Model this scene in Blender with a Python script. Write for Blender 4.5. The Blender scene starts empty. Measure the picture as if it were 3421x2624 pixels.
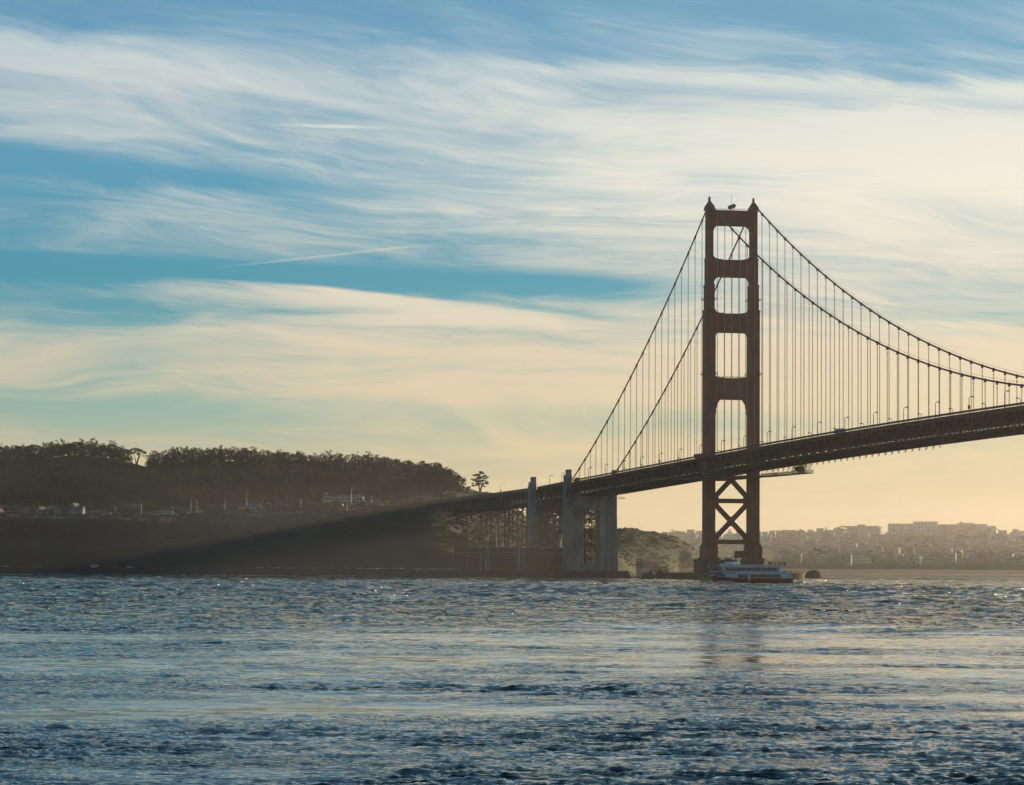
import bpy, math, random
import numpy as np
from mathutils import Vector, Matrix
R = math.radians
random.seed(7)
rng = np.random.default_rng(11)
scn = bpy.context.scene
col = scn.collection

# ------------------------------------------------------------------ camera
F = 11199.5; IMGW, IMGH = 3421.0, 2624.0          # focal length in photo pixels
CAMZ = 4.0
RIGHT = Vector((0.99786964, 0.06502835, 0.00524352))
UP = Vector((-0.001751, -0.05364871, 0.99855834))
FWD = Vector((-0.06521591, 0.99644023, 0.05342056))
cd = bpy.data.cameras.new('camera'); cam = bpy.data.objects.new('camera', cd); col.objects.link(cam)
cam.matrix_world = Matrix(((RIGHT.x, UP.x, -FWD.x, 0), (RIGHT.y, UP.y, -FWD.y, 0), (RIGHT.z, UP.z, -FWD.z, CAMZ), (0, 0, 0, 1)))
cd.sensor_width = 36; cd.lens = F / IMGW * 36; cd.clip_start = 1; cd.clip_end = 30000
scn.camera = cam

# ------------------------------------------------------------------ exposure
vs = scn.view_settings
vs.view_transform = 'Standard'; vs.look = 'None'; vs.exposure = 0.08; vs.gamma = 1; vs.use_curve_mapping = False
scn.cycles.max_bounces = 5; scn.cycles.volume_bounces = 1; scn.cycles.transparent_max_bounces = 32
scn.cycles.sample_clamp_indirect = 4.0; scn.cycles.sample_clamp_direct = 0
scn.cycles.use_adaptive_sampling = True; scn.cycles.adaptive_threshold = 0.02

# ------------------------------------------------------------------ sun
SUN_AZ, SUN_EL = R(41), R(8.2)                      # azimuth from +Y towards +X
sd = bpy.data.lights.new('sun', 'SUN'); sun = bpy.data.objects.new('sun', sd); col.objects.link(sun)
sd.energy = 5.0; sd.angle = R(0.5); sd.color = (1.0, 0.78, 0.52)
SUNV = Vector((math.sin(SUN_AZ) * math.cos(SUN_EL), math.cos(SUN_AZ) * math.cos(SUN_EL), math.sin(SUN_EL)))
sun.rotation_euler = SUNV.to_track_quat('Z', 'Y').to_euler()
sun.location = (600, 0, 400)

# ------------------------------------------------------------------ node helper
class NT:
    def __init__(s, tree): s.t = tree; s.n = tree.nodes; s.l = tree.links; s.n.clear()
    def node(s, typ, **kw):
        n = s.n.new(typ)
        for k, v in kw.items(): setattr(n, k, v)
        return n
    def put(s, sock, v):
        if v is None: return
        if isinstance(v, bpy.types.NodeSocket): s.l.new(v, sock)
        else: sock.default_value = v
    def m(s, op, a, b=None, c=None, clamp=False):
        n = s.node('ShaderNodeMath', operation=op); n.use_clamp = clamp
        for i, v in enumerate((a, b, c)): s.put(n.inputs[i], v)
        return n.outputs[0]
    def xyz(s, x, y, z=0.0):
        n = s.node('ShaderNodeCombineXYZ')
        for i, v in enumerate((x, y, z)): s.put(n.inputs[i], v)
        return n.outputs[0]
    def noise(s, vec, scale=1.0, detail=4.0, rough=0.5, dist=0.0):
        n = s.node('ShaderNodeTexNoise'); s.put(n.inputs['Vector'], vec)
        s.put(n.inputs['Scale'], scale); s.put(n.inputs['Detail'], detail); s.put(n.inputs['Roughness'], rough); s.put(n.inputs['Distortion'], dist)
        return n.outputs['Fac']
    def ramp(s, fac, stops, interp='LINEAR'):
        n = s.node('ShaderNodeValToRGB'); r = n.color_ramp; r.interpolation = interp
        while len(r.elements) < len(stops): r.elements.new(0.5)
        for e, (p, c) in zip(r.elements, stops):
            e.position = p; e.color = (*c, 1) if len(c) == 3 else c
        s.put(n.inputs[0], fac); return n.outputs[0]
    def mix(s, f, a, b, blend='MIX'):
        n = s.node('ShaderNodeMix', data_type='RGBA', blend_type=blend)
        s.put(n.inputs[0], f); s.put(n.inputs[6], a); s.put(n.inputs[7], b); return n.outputs[2]
    def smooth(s, v, a, b):
        n = s.node('ShaderNodeMapRange', interpolation_type='SMOOTHSTEP')
        s.put(n.inputs[0], v); s.put(n.inputs[1], a); s.put(n.inputs[2], b); return n.outputs[0]
    def lin(s, v, a, b, c, d):
        n = s.node('ShaderNodeMapRange'); 
        for i, q in enumerate((v, a, b, c, d)): s.put(n.inputs[i], q)
        return n.outputs[0]
    def gauss(s, v, c, w):
        d = s.m('DIVIDE', s.m('SUBTRACT', v, c), w)
        return s.m('EXPONENT', s.m('MULTIPLY', s.m('MULTIPLY', d, d), -1.0))

def lin_c(r, g, b):
    f = lambda v: (v / 255 / 12.92) if v / 255 <= 0.04045 else ((v / 255 + 0.055) / 1.055) ** 2.4
    return (f(r), f(g), f(b))

# ------------------------------------------------------------------ sky
w = bpy.data.worlds.new('World'); scn.world = w; w.use_nodes = True
N = NT(w.node_tree)
tc = N.node('ShaderNodeTexCoord').outputs['Generated']
sp = N.node('ShaderNodeSeparateXYZ'); N.l.new(tc, sp.inputs[0]); X, Y, Z = sp.outputs
az = N.m('ARCTAN2', X, Y); el = N.m('ARCSINE', Z)
U = N.m('ADD', N.m('MULTIPLY', N.m('ADD', az, 0.0653), 7.169), 1.095)      # thousands of angular units
V = N.m('SUBTRACT', 1.226, N.m('MULTIPLY', el, 7.169))
V = N.m('SUBTRACT', V, N.m('MULTIPLY', N.m('SUBTRACT', U, 1.56), 0.005))
sky = N.node('ShaderNodeTexSky', sky_type='NISHITA'); sky.sun_disc = False
sky.sun_elevation = SUN_EL; sky.sun_rotation = SUN_AZ; sky.altitude = 10; sky.air_density = 1.0; sky.dust_density = 2.0; sky.ozone_density = 3.0
nish = N.mix(1.0, sky.outputs[0], (0.085, 0.085, 0.085, 1), 'MULTIPLY')
elp = N.lin(el, 0.0, 0.5, 0.0, 1.0)
SKYPOS = lambda v: max(0.0, (1.226 - v) / 7.169 / 0.5)
base = N.ramp(elp, [(0.0, lin_c(236, 206, 152)), (SKYPOS(1.10), lin_c(222, 204, 158)), (SKYPOS(0.98), lin_c(200, 200, 170)), (SKYPOS(0.88), lin_c(150, 190, 178)),
    (SKYPOS(0.72), lin_c(90, 170, 182)), (SKYPOS(0.60), lin_c(50, 154, 182)), (SKYPOS(0.40), lin_c(78, 160, 192)), (SKYPOS(0.10), lin_c(98, 160, 196)), (0.52, lin_c(92, 142, 166)), (1.0, lin_c(38, 76, 104))])
cloud = N.ramp(elp, [(0.0, lin_c(240, 210, 164)), (SKYPOS(0.95), lin_c(222, 203, 166)), (SKYPOS(0.75), lin_c(222, 207, 180)), (SKYPOS(0.62), lin_c(224, 216, 198)),
    (SKYPOS(0.40), lin_c(230, 227, 214)), (SKYPOS(0.2), lin_c(216, 219, 213)), (SKYPOS(0.0), lin_c(178, 202, 212)), (0.55, lin_c(130, 160, 178)), (1.0, lin_c(58, 92, 118))])
# streak coordinates: the streaks run slightly down to the right
warp = N.m('MULTIPLY', N.m('SUBTRACT', N.noise(N.xyz(N.m('MULTIPLY', U, 0.9), N.m('MULTIPLY', V, 2.0), 3.1), 1.0, 3.0), 0.5), 0.22)
tilt = N.lin(V, 0.2, 0.85, 0.15, 0.03)
S = N.m('SUBTRACT', N.m('SUBTRACT', V, N.m('MULTIPLY', U, tilt)), warp)
n_big = N.noise(N.xyz(N.m('MULTIPLY', U, 0.9), N.m('MULTIPLY', S, 4.2), 7.7), 1.0, 5.0, 0.55)
n_mid = N.noise(N.xyz(N.m('MULTIPLY', U, 1.8), N.m('MULTIPLY', S, 12.0), 1.3), 1.0, 8.0, 0.66, 0.7)
n_fine = N.noise(N.xyz(N.m('MULTIPLY', U, 4.0), N.m('MULTIPLY', S, 46.0), 5.3), 1.0, 7.0, 0.68, 0.9)
V2 = N.m('ADD', V, N.m('MULTIPLY', N.m('SUBTRACT', n_mid, 0.5), 0.06))
Uc = N.m('MINIMUM', N.m('MAXIMUM', U, -0.4), 2.9)
def ln(a, b): return N.m('ADD', a, N.m('MULTIPLY', Uc, b))
def add(*v):
    o = v[0]
    for k in v[1:]: o = N.m('ADD', o, k)
    return o
def mul(a, b): return N.m('MULTIPLY', a, b)
right = N.smooth(U, 0.7, 1.9)
band = N.gauss(V2, ln(0.145, 0.085), ln(0.045, 0.045))
band2 = mul(N.gauss(V2, ln(0.09, 0.052), 0.022), N.smooth(U, 0.85, 1.25))
gapA = mul(N.gauss(V2, ln(0.355, 0.105), 0.030), N.m('SUBTRACT', 1.0, N.smooth(U, 0.5, 1.25)))
gapB = mul(N.gauss(V2, ln(0.592, 0.02), 0.024), N.m('SUBTRACT', 1.0, N.smooth(U, 1.15, 1.6)))
gapC = mul(N.gauss(V, 0.915, 0.045), N.m('SUBTRACT', 1.0, mul(right, 0.45)))
wedge_d = N.m('SUBTRACT', V, N.m('ADD', ln(0.578, 0.035), mul(mul(Uc, Uc), 0.035)))
wedge = mul(mul(N.smooth(wedge_d, 0.0, 0.012), N.m('SUBTRACT', 1.0, N.smooth(wedge_d, 0.02, 0.075))), mul(N.smooth(U, 0.15, 0.4), N.m('SUBTRACT', 1.0, N.smooth(U, 1.05, 1.4))))
cream = N.m('SUBTRACT', N.smooth(V2, 0.66, 0.77), mul(N.smooth(V2, 0.84, 0.90), 0.55))
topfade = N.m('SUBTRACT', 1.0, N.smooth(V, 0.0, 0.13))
mask = add(-0.10, mul(n_big, 0.58), mul(mul(n_mid, n_big), 0.65), mul(band, 0.30), mul(band2, 0.38), mul(right, N.m('MULTIPLY', N.smooth(V, 0.16, 0.34), 0.35)), mul(cream, 0.30), mul(wedge, 0.42),
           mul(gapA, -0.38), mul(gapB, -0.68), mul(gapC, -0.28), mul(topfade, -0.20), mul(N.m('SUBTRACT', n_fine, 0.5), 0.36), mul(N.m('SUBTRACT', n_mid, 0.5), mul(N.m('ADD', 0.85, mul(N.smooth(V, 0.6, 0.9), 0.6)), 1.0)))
mask = mul(N.smooth(mask, 0.02, 0.98), N.m('SUBTRACT', 1.0, mul(N.smooth(el, 0.2, 0.7), 0.55)))
# contrail and short bright wisps
trail = mul(N.gauss(V, N.m('SUBTRACT', 0.645, mul(U, 0.125)), 0.0022), mul(N.smooth(U, 0.42, 0.62), N.m('SUBTRACT', 1.0, N.smooth(U, 0.8, 1.05))))
wis = mul(N.gauss(N.m('ADD', V, mul(N.m('SUBTRACT', n_mid, 0.5), 0.012)), N.m('ADD', 0.262, mul(U, 0.028)), 0.0035), N.gauss(U, 0.70, 0.085))
mask = N.m('ADD', mask, add(mul(trail, 0.30), mul(wis, 0.55)), clamp=True)
# glow round the sun, which stands outside the frame on the right
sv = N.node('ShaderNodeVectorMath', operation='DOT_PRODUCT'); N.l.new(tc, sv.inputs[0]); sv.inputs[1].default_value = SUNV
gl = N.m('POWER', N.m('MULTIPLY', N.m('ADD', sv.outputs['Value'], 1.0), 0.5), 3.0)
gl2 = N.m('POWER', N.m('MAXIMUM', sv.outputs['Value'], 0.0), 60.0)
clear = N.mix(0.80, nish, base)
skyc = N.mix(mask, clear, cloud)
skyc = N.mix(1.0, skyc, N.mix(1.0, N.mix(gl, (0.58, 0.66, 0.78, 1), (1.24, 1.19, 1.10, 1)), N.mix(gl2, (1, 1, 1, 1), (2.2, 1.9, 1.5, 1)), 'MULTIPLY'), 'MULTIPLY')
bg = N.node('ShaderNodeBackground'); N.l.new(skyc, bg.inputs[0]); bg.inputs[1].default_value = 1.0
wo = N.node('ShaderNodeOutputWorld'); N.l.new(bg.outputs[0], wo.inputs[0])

# ------------------------------------------------------------------ materials
MATS = {}
def mat(name, c, c2=None, rough=0.8, scale=0.2, detail=5, metal=0.0, bump=0.0, bscale=1.0, stretch=(1, 1, 1), trans=0.0, spec=0.3, coords='Object', emit=None):
    if name in MATS: return MATS[name]
    m = bpy.data.materials.new(name); m.use_nodes = True; n = NT(m.node_tree)
    b = n.node('ShaderNodeBsdfPrincipled'); o = n.node('ShaderNodeOutputMaterial')
    g = n.node('ShaderNodeNewGeometry').outputs['Position'] if coords == 'World' else n.node('ShaderNodeTexCoord').outputs['Object']
    mp = n.node('ShaderNodeMapping'); n.l.new(g, mp.inputs[0]); mp.inputs['Scale'].default_value = stretch
    if c2 is None: c2 = tuple(v * 0.72 for v in c)
    f = n.noise(mp.outputs[0], scale, detail, 0.6); f = n.smooth(f, 0.32, 0.68)
    colr = n.mix(f, (*c2, 1), (*c, 1))
    oi = n.node('ShaderNodeObjectInfo').outputs['Random']
    colr = n.mix(1.0, colr, n.mix(oi, (0.86, 0.86, 0.86, 1), (1.12, 1.12, 1.12, 1)), 'MULTIPLY')
    n.l.new(colr, b.inputs['Base Color']); b.inputs['Roughness'].default_value = rough; b.inputs['Metallic'].default_value = metal
    b.inputs['Specular IOR Level'].default_value = spec
    if bump:
        bp = n.node('ShaderNodeBump'); bp.inputs['Strength'].default_value = 1; bp.inputs['Distance'].default_value = bump
        n.l.new(n.noise(mp.outputs[0], bscale, 4, 0.6), bp.inputs['Height']); n.l.new(bp.outputs[0], b.inputs['Normal'])
    if trans:
        t = n.node('ShaderNodeBsdfTranslucent'); n.l.new(n.mix(1.0, colr, (1.6, 1.5, 0.7, 1), 'MULTIPLY'), t.inputs[0])
        mx = n.node('ShaderNodeMixShader'); mx.inputs[0].default_value = trans
        n.l.new(b.outputs[0], mx.inputs[1]); n.l.new(t.outputs[0], mx.inputs[2]); n.l.new(mx.outputs[0], o.inputs[0])
    else: n.l.new(b.outputs[0], o.inputs[0])
    if emit: b.inputs['Emission Color'].default_value = (*emit, 1); b.inputs['Emission Strength'].default_value = 1.0
    MATS[name] = m; return m
ORANGE = mat('orange_steel_paint', (0.20, 0.050, 0.034), (0.135, 0.038, 0.028), 0.6, 0.15, bump=0.02, bscale=1.2)
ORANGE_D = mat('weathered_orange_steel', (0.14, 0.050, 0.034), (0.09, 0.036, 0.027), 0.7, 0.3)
DARKS = mat('dark_inner_steel', (0.045, 0.026, 0.02), (0.025, 0.016, 0.013), 0.85, 0.3)  # inner and far-side steel, coloured darker so the near truss stands out
ROPE = mat('suspender_rope_paint', (0.34, 0.13, 0.07), (0.2, 0.1, 0.07), 0.55, 0.5)
CABLE = mat('main_cable_paint', (0.16, 0.055, 0.04), (0.10, 0.04, 0.03), 0.6, 0.3)
RAILM = mat('railing_paint', (0.13, 0.05, 0.035), None, 0.7, 0.5)
ASPH = mat('asphalt', (0.055, 0.053, 0.05), None, 0.9, 0.5)
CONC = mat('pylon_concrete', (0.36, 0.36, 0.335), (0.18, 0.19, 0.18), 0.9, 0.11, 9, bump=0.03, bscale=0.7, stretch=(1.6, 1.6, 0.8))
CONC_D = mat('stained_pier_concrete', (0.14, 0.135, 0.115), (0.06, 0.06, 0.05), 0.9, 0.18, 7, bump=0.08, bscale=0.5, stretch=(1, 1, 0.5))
BRICK = mat('fort_brick', (0.21, 0.10, 0.07), (0.11, 0.07, 0.052), 0.9, 0.12, 7, bump=0.03, bscale=0.8, stretch=(1, 1, 3))
QUOIN = mat('granite_quoin', (0.38, 0.37, 0.34), (0.22, 0.22, 0.2), 0.9, 0.6)
STONE = mat('seawall_stone', (0.075, 0.068, 0.058), (0.035, 0.033, 0.03), 0.95, 0.25, 6, bump=0.15, bscale=0.6)
ROCK = mat('rock', (0.11, 0.085, 0.06), (0.05, 0.04, 0.03), 0.95, 0.12, 6, bump=0.4, bscale=0.4)
SAND = mat('sand', (0.34, 0.27, 0.18), None, 0.95, 0.1)
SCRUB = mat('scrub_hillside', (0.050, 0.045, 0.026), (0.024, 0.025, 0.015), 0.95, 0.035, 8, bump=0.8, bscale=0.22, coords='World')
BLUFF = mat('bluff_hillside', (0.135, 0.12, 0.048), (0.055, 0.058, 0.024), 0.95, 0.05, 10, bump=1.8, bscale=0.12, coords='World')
TOWNG = mat('town_hillside', (0.09, 0.078, 0.05), (0.035, 0.036, 0.02), 0.95, 0.03, 8, bump=0.8, bscale=0.15, coords='World')
LEAF = mat('dark_foliage', (0.058, 0.060, 0.029), (0.027, 0.033, 0.016), 0.9, 0.05, 4, trans=0.12)
LEAF2 = mat('olive_foliage', (0.095, 0.095, 0.040), (0.045, 0.050, 0.022), 0.9, 0.05, 4, trans=0.16)
LEAF3 = mat('grey_green_foliage', (0.12, 0.115, 0.055), (0.06, 0.062, 0.03), 0.9, 0.05, 4, trans=0.18)
BARK = mat('bark', (0.075, 0.058, 0.042), None, 0.95, 0.8)
WHITE = mat('white_paint', (0.78, 0.79, 0.80), (0.68, 0.70, 0.72), 0.45, 0.3)
WHITEH = mat('white_ferry_paint', (0.86, 0.88, 0.90), (0.74, 0.77, 0.80), 0.4, 0.25)
REDH = mat('red_hull_paint', (0.26, 0.022, 0.016), (0.16, 0.02, 0.016), 0.45, 0.4)
DARKH = mat('black_waterline_paint', (0.02, 0.015, 0.014), None, 0.5, 0.4)
GLASS = mat('dark_window_glass', (0.018, 0.022, 0.028), None, 0.12, 1.0, spec=0.6)
METAL = mat('galvanised_metal', (0.34, 0.34, 0.33), None, 0.5, 0.6, metal=0.4)
POLE = mat('dark_pole_paint', (0.07, 0.045, 0.035), None, 0.6, 0.6)
BLUEG = mat('blue_grey_sheeting', (0.075, 0.085, 0.10), (0.045, 0.055, 0.065), 0.7, 0.15)
CLOTH = mat('dark_clothing', (0.03, 0.03, 0.035), None, 0.9, 0.9)
CLOTH2 = mat('coloured_clothing', (0.20, 0.07, 0.05), (0.05, 0.08, 0.16), 0.9, 0.9)
SKIN = mat('skin', (0.42, 0.26, 0.19), None, 0.7, 2)
HOUSEW = mat('tree_shaded_house_white', (0.36, 0.38, 0.40), (0.28, 0.30, 0.32), 0.8, 0.5)  # white darkened in the colour itself to imitate tree shade on the houses
YEL = mat('yellow_painted_wall', (0.55, 0.42, 0.16), (0.30, 0.22, 0.09), 0.8, 0.4)
TYRE = mat('tyre_rubber', (0.02, 0.02, 0.02), None, 0.9, 1)
ROOFR = mat('roof_tile', (0.20, 0.10, 0.065), (0.12, 0.07, 0.05), 0.9, 0.4)
ROOFG = mat('roof_felt', (0.22, 0.21, 0.19), (0.13, 0.125, 0.115), 0.9, 0.4)
FEATH = mat('dark_feathers', (0.025, 0.022, 0.02), None, 0.8, 3)
FEATW = mat('white_feathers', (0.75, 0.75, 0.74), None, 0.8, 3)
FOAM = mat('foam', (0.80, 0.82, 0.84), (0.5, 0.56, 0.6), 0.6, 0.8)
WALLC = {'cream': (0.70, 0.62, 0.48), 'white': (0.80, 0.77, 0.70), 'tan': (0.52, 0.43, 0.31), 'grey': (0.48, 0.45, 0.40), 'pink': (0.58, 0.42, 0.33), 'brown': (0.32, 0.24, 0.17)}
WALLS = {k: mat(k + '_stucco', v, None, 0.85, 0.3) for k, v in WALLC.items()}

# ------------------------------------------------------------------ object helpers
def tag(o, label=None, cat=None, group=None, kind=None):
    if label: o['label'] = label
    if cat: o['category'] = cat
    if group: o['group'] = group
    if kind: o['kind'] = kind
    return o
def empty(name, loc, rz=0.0, label=None, cat=None, group=None):
    o = bpy.data.objects.new(name, None); col.objects.link(o); o.location = loc; o.rotation_euler = (0, 0, rz)
    o.empty_display_size = 1; return tag(o, label, cat, group)
class MB:
    def __init__(s): s.v = []; s.f = []; s.mi = []; s.ms = []
    def _m(s, m):
        if m is None: return 0
        if m not in s.ms: s.ms.append(m)
        return s.ms.index(m)
    def add(s, vs, fs, m=None):
        k = len(s.v); s.v += [tuple(v) for v in vs]; i = s._m(m)
        for f in fs: s.f.append(tuple(k + a for a in f)); s.mi.append(i)
        return s
    def box(s, x0, x1, y0, y1, z0, z1, m=None):
        return s.add([(x0, y0, z0), (x1, y0, z0), (x1, y1, z0), (x0, y1, z0), (x0, y0, z1), (x1, y0, z1), (x1, y1, z1), (x0, y1, z1)],
                     [(0, 3, 2, 1), (4, 5, 6, 7), (0, 1, 5, 4), (1, 2, 6, 5), (2, 3, 7, 6), (3, 0, 4, 7)], m)
    def taper(s, b, t, z0, z1, m=None):       # b, t: (x0,x1,y0,y1)
        return s.add([(b[0], b[2], z0), (b[1], b[2], z0), (b[1], b[3], z0), (b[0], b[3], z0), (t[0], t[2], z1), (t[1], t[2], z1), (t[1], t[3], z1), (t[0], t[3], z1)],
                     [(0, 3, 2, 1), (4, 5, 6, 7), (0, 1, 5, 4), (1, 2, 6, 5), (2, 3, 7, 6), (3, 0, 4, 7)], m)
    def bar(s, p, q, w, h=None, m=None, up=(0, 0, 1)):
        h = w if h is None else h
        p = Vector(p); q = Vector(q); d = (q - p)
        if d.length < 1e-6: return s
        d.normalize(); u = Vector(up)
        if abs(d.dot(u)) > 0.98: u = Vector((1, 0, 0))
        a = d.cross(u).normalized(); b = a.cross(d)
        vs = []
        for c in (p, q):
            for sa, sb in ((-1, -1), (1, -1), (1, 1), (-1, 1)): vs.append(c + a * sa * w / 2 + b * sb * h / 2)
        return s.add(vs, [(0, 3, 2, 1), (4, 5, 6, 7), (0, 1, 5, 4), (1, 2, 6, 5), (2, 3, 7, 6), (3, 0, 4, 7)], m)
    def tube(s, pts, r, n=6, m=None, cap=True):
        pts = [Vector(p) for p in pts]; k = len(pts); rr = r if isinstance(r, (list, tuple)) else [r] * k
        vs = []; prev = None
        for i, p in enumerate(pts):
            d = (pts[min(i + 1, k - 1)] - pts[max(i - 1, 0)]).normalized()
            u = Vector((0, 0, 1)) if abs(d.z) < 0.95 else Vector((1, 0, 0))
            a = d.cross(u).normalized(); b = a.cross(d)
            if prev is not None and a.dot(prev) < 0: a = -a; b = -b
            prev = a
            for j in range(n):
                t = 2 * math.pi * j / n; vs.append(p + (a * math.cos(t) + b * math.sin(t)) * rr[i])
        fs = []
        for i in range(k - 1):
            for j in range(n): fs.append((i * n + j, i * n + (j + 1) % n, (i + 1) * n + (j + 1) % n, (i + 1) * n + j))
        if cap: fs.append(tuple(range(n))[::-1]); fs.append(tuple(range((k - 1) * n, k * n)))
        return s.add(vs, fs, m)
    def prism(s, poly, x0, x1, axis='x', m=None):   # poly of 2D pts extruded along axis
        n = len(poly)
        def P(a, b, c):
            return {'x': (c, a, b), 'y': (a, c, b), 'z': (a, b, c)}[axis]
        vs = [P(a, b, x0) for a, b in poly] + [P(a, b, x1) for a, b in poly]
        fs = [tuple(range(n))[::-1], tuple(range(n, 2 * n))] + [(i, (i + 1) % n, n + (i + 1) % n, n + i) for i in range(n)]
        return s.add(vs, fs, m)
    def build(s, name, m=None, parent=None, smooth=False, kind=None, me=None):
        me = s.mesh(name, m, smooth)
        o = bpy.data.objects.new(name, me); col.objects.link(o)
        if parent is not None: o.parent = parent
        if kind: o['kind'] = kind
        return o
    def mesh(s, name, m=None, smooth=False):
        me = bpy.data.meshes.new(name); me.from_pydata(s.v, [], s.f)
        if s.ms:
            for q in s.ms: me.materials.append(q)
            me.polygons.foreach_set('material_index', s.mi)
        elif m: me.materials.append(m)
        if smooth: me.polygons.foreach_set('use_smooth', [True] * len(me.polygons))
        me.update(); return me
def inst(name, me, parent=None, loc=(0, 0, 0), rot=(0, 0, 0), sc=1.0):
    o = bpy.data.objects.new(name, me); col.objects.link(o)
    if parent is not None: o.parent = parent
    o.location = loc; o.rotation_euler = rot
    o.scale = (sc, sc, sc) if not isinstance(sc, (tuple, list)) else sc
    return o
def copy_tree(o, parent=None):
    c = o.copy(); col.objects.link(c); c.parent = parent
    for ch in list(o.children): copy_tree(ch, c)
    return c
def At(x, y, Yd):                                   # a photo direction followed to the depth Yd
    d = FWD + RIGHT * ((x - IMGW / 2) / F) - UP * ((y - IMGH / 2) / F)
    t = Yd / d.y
    return Vector((d.x * t, Yd, CAMZ + d.z * t))
def noise2(x, y, seed=0, octs=4):
    g = np.random.default_rng(seed); o = np.zeros_like(np.asarray(x, float)); a = 1.0; fr = 1.0
    for _ in range(octs):
        for k in range(5):
            th = g.uniform(0, 2 * np.pi); ph = g.uniform(0, 6.28); q = g.uniform(0.7, 1.4) * fr
            o = o + a * np.sin((x * np.cos(th) + y * np.sin(th)) * q + ph) / 5 * 1.6
        a *= 0.52; fr *= 2.05
    return o

# ------------------------------------------------------------------ water
def ocean_tile(n, L, spec_lo, spec_hi, wind, seed, pw=2.0):
    g = np.random.default_rng(seed)
    k = 2 * np.pi * np.fft.fftfreq(n, L / n); kx, ky = np.meshgrid(k, k, indexing='xy'); kk = np.hypot(kx, ky) + 1e-9
    lam = 2 * np.pi / kk
    amp = kk ** -pw * np.where((lam > spec_lo) & (lam < spec_hi), 1, 0)
    ang = np.arctan2(ky, kx) - wind
    amp = amp * (0.10 + np.abs(np.cos(ang)) ** 2)
    h = np.fft.ifft2(amp * (g.normal(size=(n, n)) + 1j * g.normal(size=(n, n))))
    hr = h.real / h.real.std()
    return hr
def sample(tile, L, x, y):
    n = tile.shape[0]; u = (x / L * n) % n; v = (y / L * n) % n
    i = np.floor(u).astype(int); j = np.floor(v).astype(int); fu = u - i; fv = v - j; i %= n; j %= n; i1 = (i + 1) % n; j1 = (j + 1) % n
    return (tile[j, i] * (1 - fu) + tile[j, i1] * fu) * (1 - fv) + (tile[j1, i] * (1 - fu) + tile[j1, i1] * fu) * fv
radii = [54.0]
while radii[-1] < 4150:
    r = radii[-1]; radii.append(r * (1.0022 if r < 240 else 1.0048 if r < 2460 else 1.015))
radii = np.array([3.0, 15, 30] + radii)
heading = R(-3.74)
fine = np.linspace(-R(13), R(13), 740)
coarse = np.linspace(R(13), 2 * math.pi - R(13), 60)[1:-1]
angs = np.concatenate([fine, coarse]) + heading
A, RR = np.meshgrid(angs, radii)
WX = RR * np.sin(A); WY = RR * np.cos(A)
t1 = ocean_tile(1024, 67.0, 0.5, 3.0, 1.35, 1, 1.7); t2 = ocean_tile(1024, 31.0, 0.16, 0.62, 1.1, 2, 1.5); t4 = ocean_tile(512, 157.0, 2.2, 12.0, 1.45, 4, 1.6); t3 = ocean_tile(256, 410.0, 14.0, 60.0, 1.0, 3)
def rough_map(x, y):
    d = np.hypot(x, y); d = d * (1 + 0.14 * noise2(x / 9.0, y / 30.0, 15, 3) + 0.05 * noise2(x / 2.5, y / 6.0, 16, 2))
    base = 1.0 - 0.74 * np.clip((d - 76) / 34, 0, 1) * np.clip((268 - d) / 50, 0, 1)
    n = noise2(x / 15.0, y / 8.0, 5, 4) + 0.5 * noise2(x / 5.0, y / 3.6, 6, 3) + 0.45 * noise2(x / 1.6, y / 2.0, 8, 3)
    v = np.clip(base + 0.42 * n, 0.0, 1.25); return 0.04 + v * (0.35 + 0.65 * np.clip(v, 0, 1))
rm = rough_map(WX, WY)
infine = (np.abs(((A - heading + math.pi) % (2 * math.pi)) - math.pi) < R(13.01)).astype(float)
f2 = np.clip((300 - RR) / 200, 0, 1); f1 = np.clip((1400 - RR) / 900, 0, 1)
wc_ = 0.0125 * sample(t2, 31.0, WX, WY)
wc_ = wc_ + 9.0 * np.clip(wc_, 0, 1) ** 2
WZ = 0.036 * sample(t1, 67.0, WX, WY) * (0.12 + 0.88 * rm) * f1 + (0.022 * np.clip((RR - 60) / 60, 0, 1) + 0.15 * np.clip((RR - 240) / 380, 0, 1) + 0.05 * np.exp(-((RR - 820) / 160) ** 2)) * sample(t4, 157.0, WX, WY) + wc_ * rm * f2 + 0.06 * sample(t3, 410.0, WX, WY)
WZ = (WZ + 0.3 * np.clip(WZ, 0, 1) ** 2) * infine
nr, na = A.shape
vs_ = np.stack([WX, WY, WZ], -1).reshape(-1, 3)
ii, jj = np.meshgrid(np.arange(nr - 1), np.arange(na), indexing='ij'); j2 = (jj + 1) % na
fq = np.stack([ii * na + jj, (ii + 1) * na + jj, (ii + 1) * na + j2, ii * na + j2], -1).reshape(-1, 4)[:, ::-1]
me = bpy.data.meshes.new('water'); me.vertices.add(len(vs_) + 1); 
me.vertices.foreach_set('co', np.concatenate([vs_, [[0, 0, 0]]]).astype(np.float32).ravel())
tri = np.stack([np.full(na, len(vs_)), (np.arange(na) + 1) % na, np.arange(na)], -1)
loops = np.concatenate([fq.ravel(), tri.ravel()]); nq = len(fq)
me.loops.add(len(loops)); me.loops.foreach_set('vertex_index', loops.astype(np.int32))
me.polygons.add(nq + na)
me.polygons.foreach_set('loop_start', np.concatenate([np.arange(nq) * 4, nq * 4 + np.arange(na) * 3]).astype(np.int32))
me.polygons.foreach_set('use_smooth', [True] * (nq + na)); me.update(calc_edges=True); me.validate()
water = bpy.data.objects.new('water', me); col.objects.link(water); tag(water, kind='structure')
att = me.attributes.new('chop', 'FLOAT', 'POINT'); att.data.foreach_set('value', np.concatenate([rm.ravel(), [0.5]]).astype(np.float32))
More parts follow.
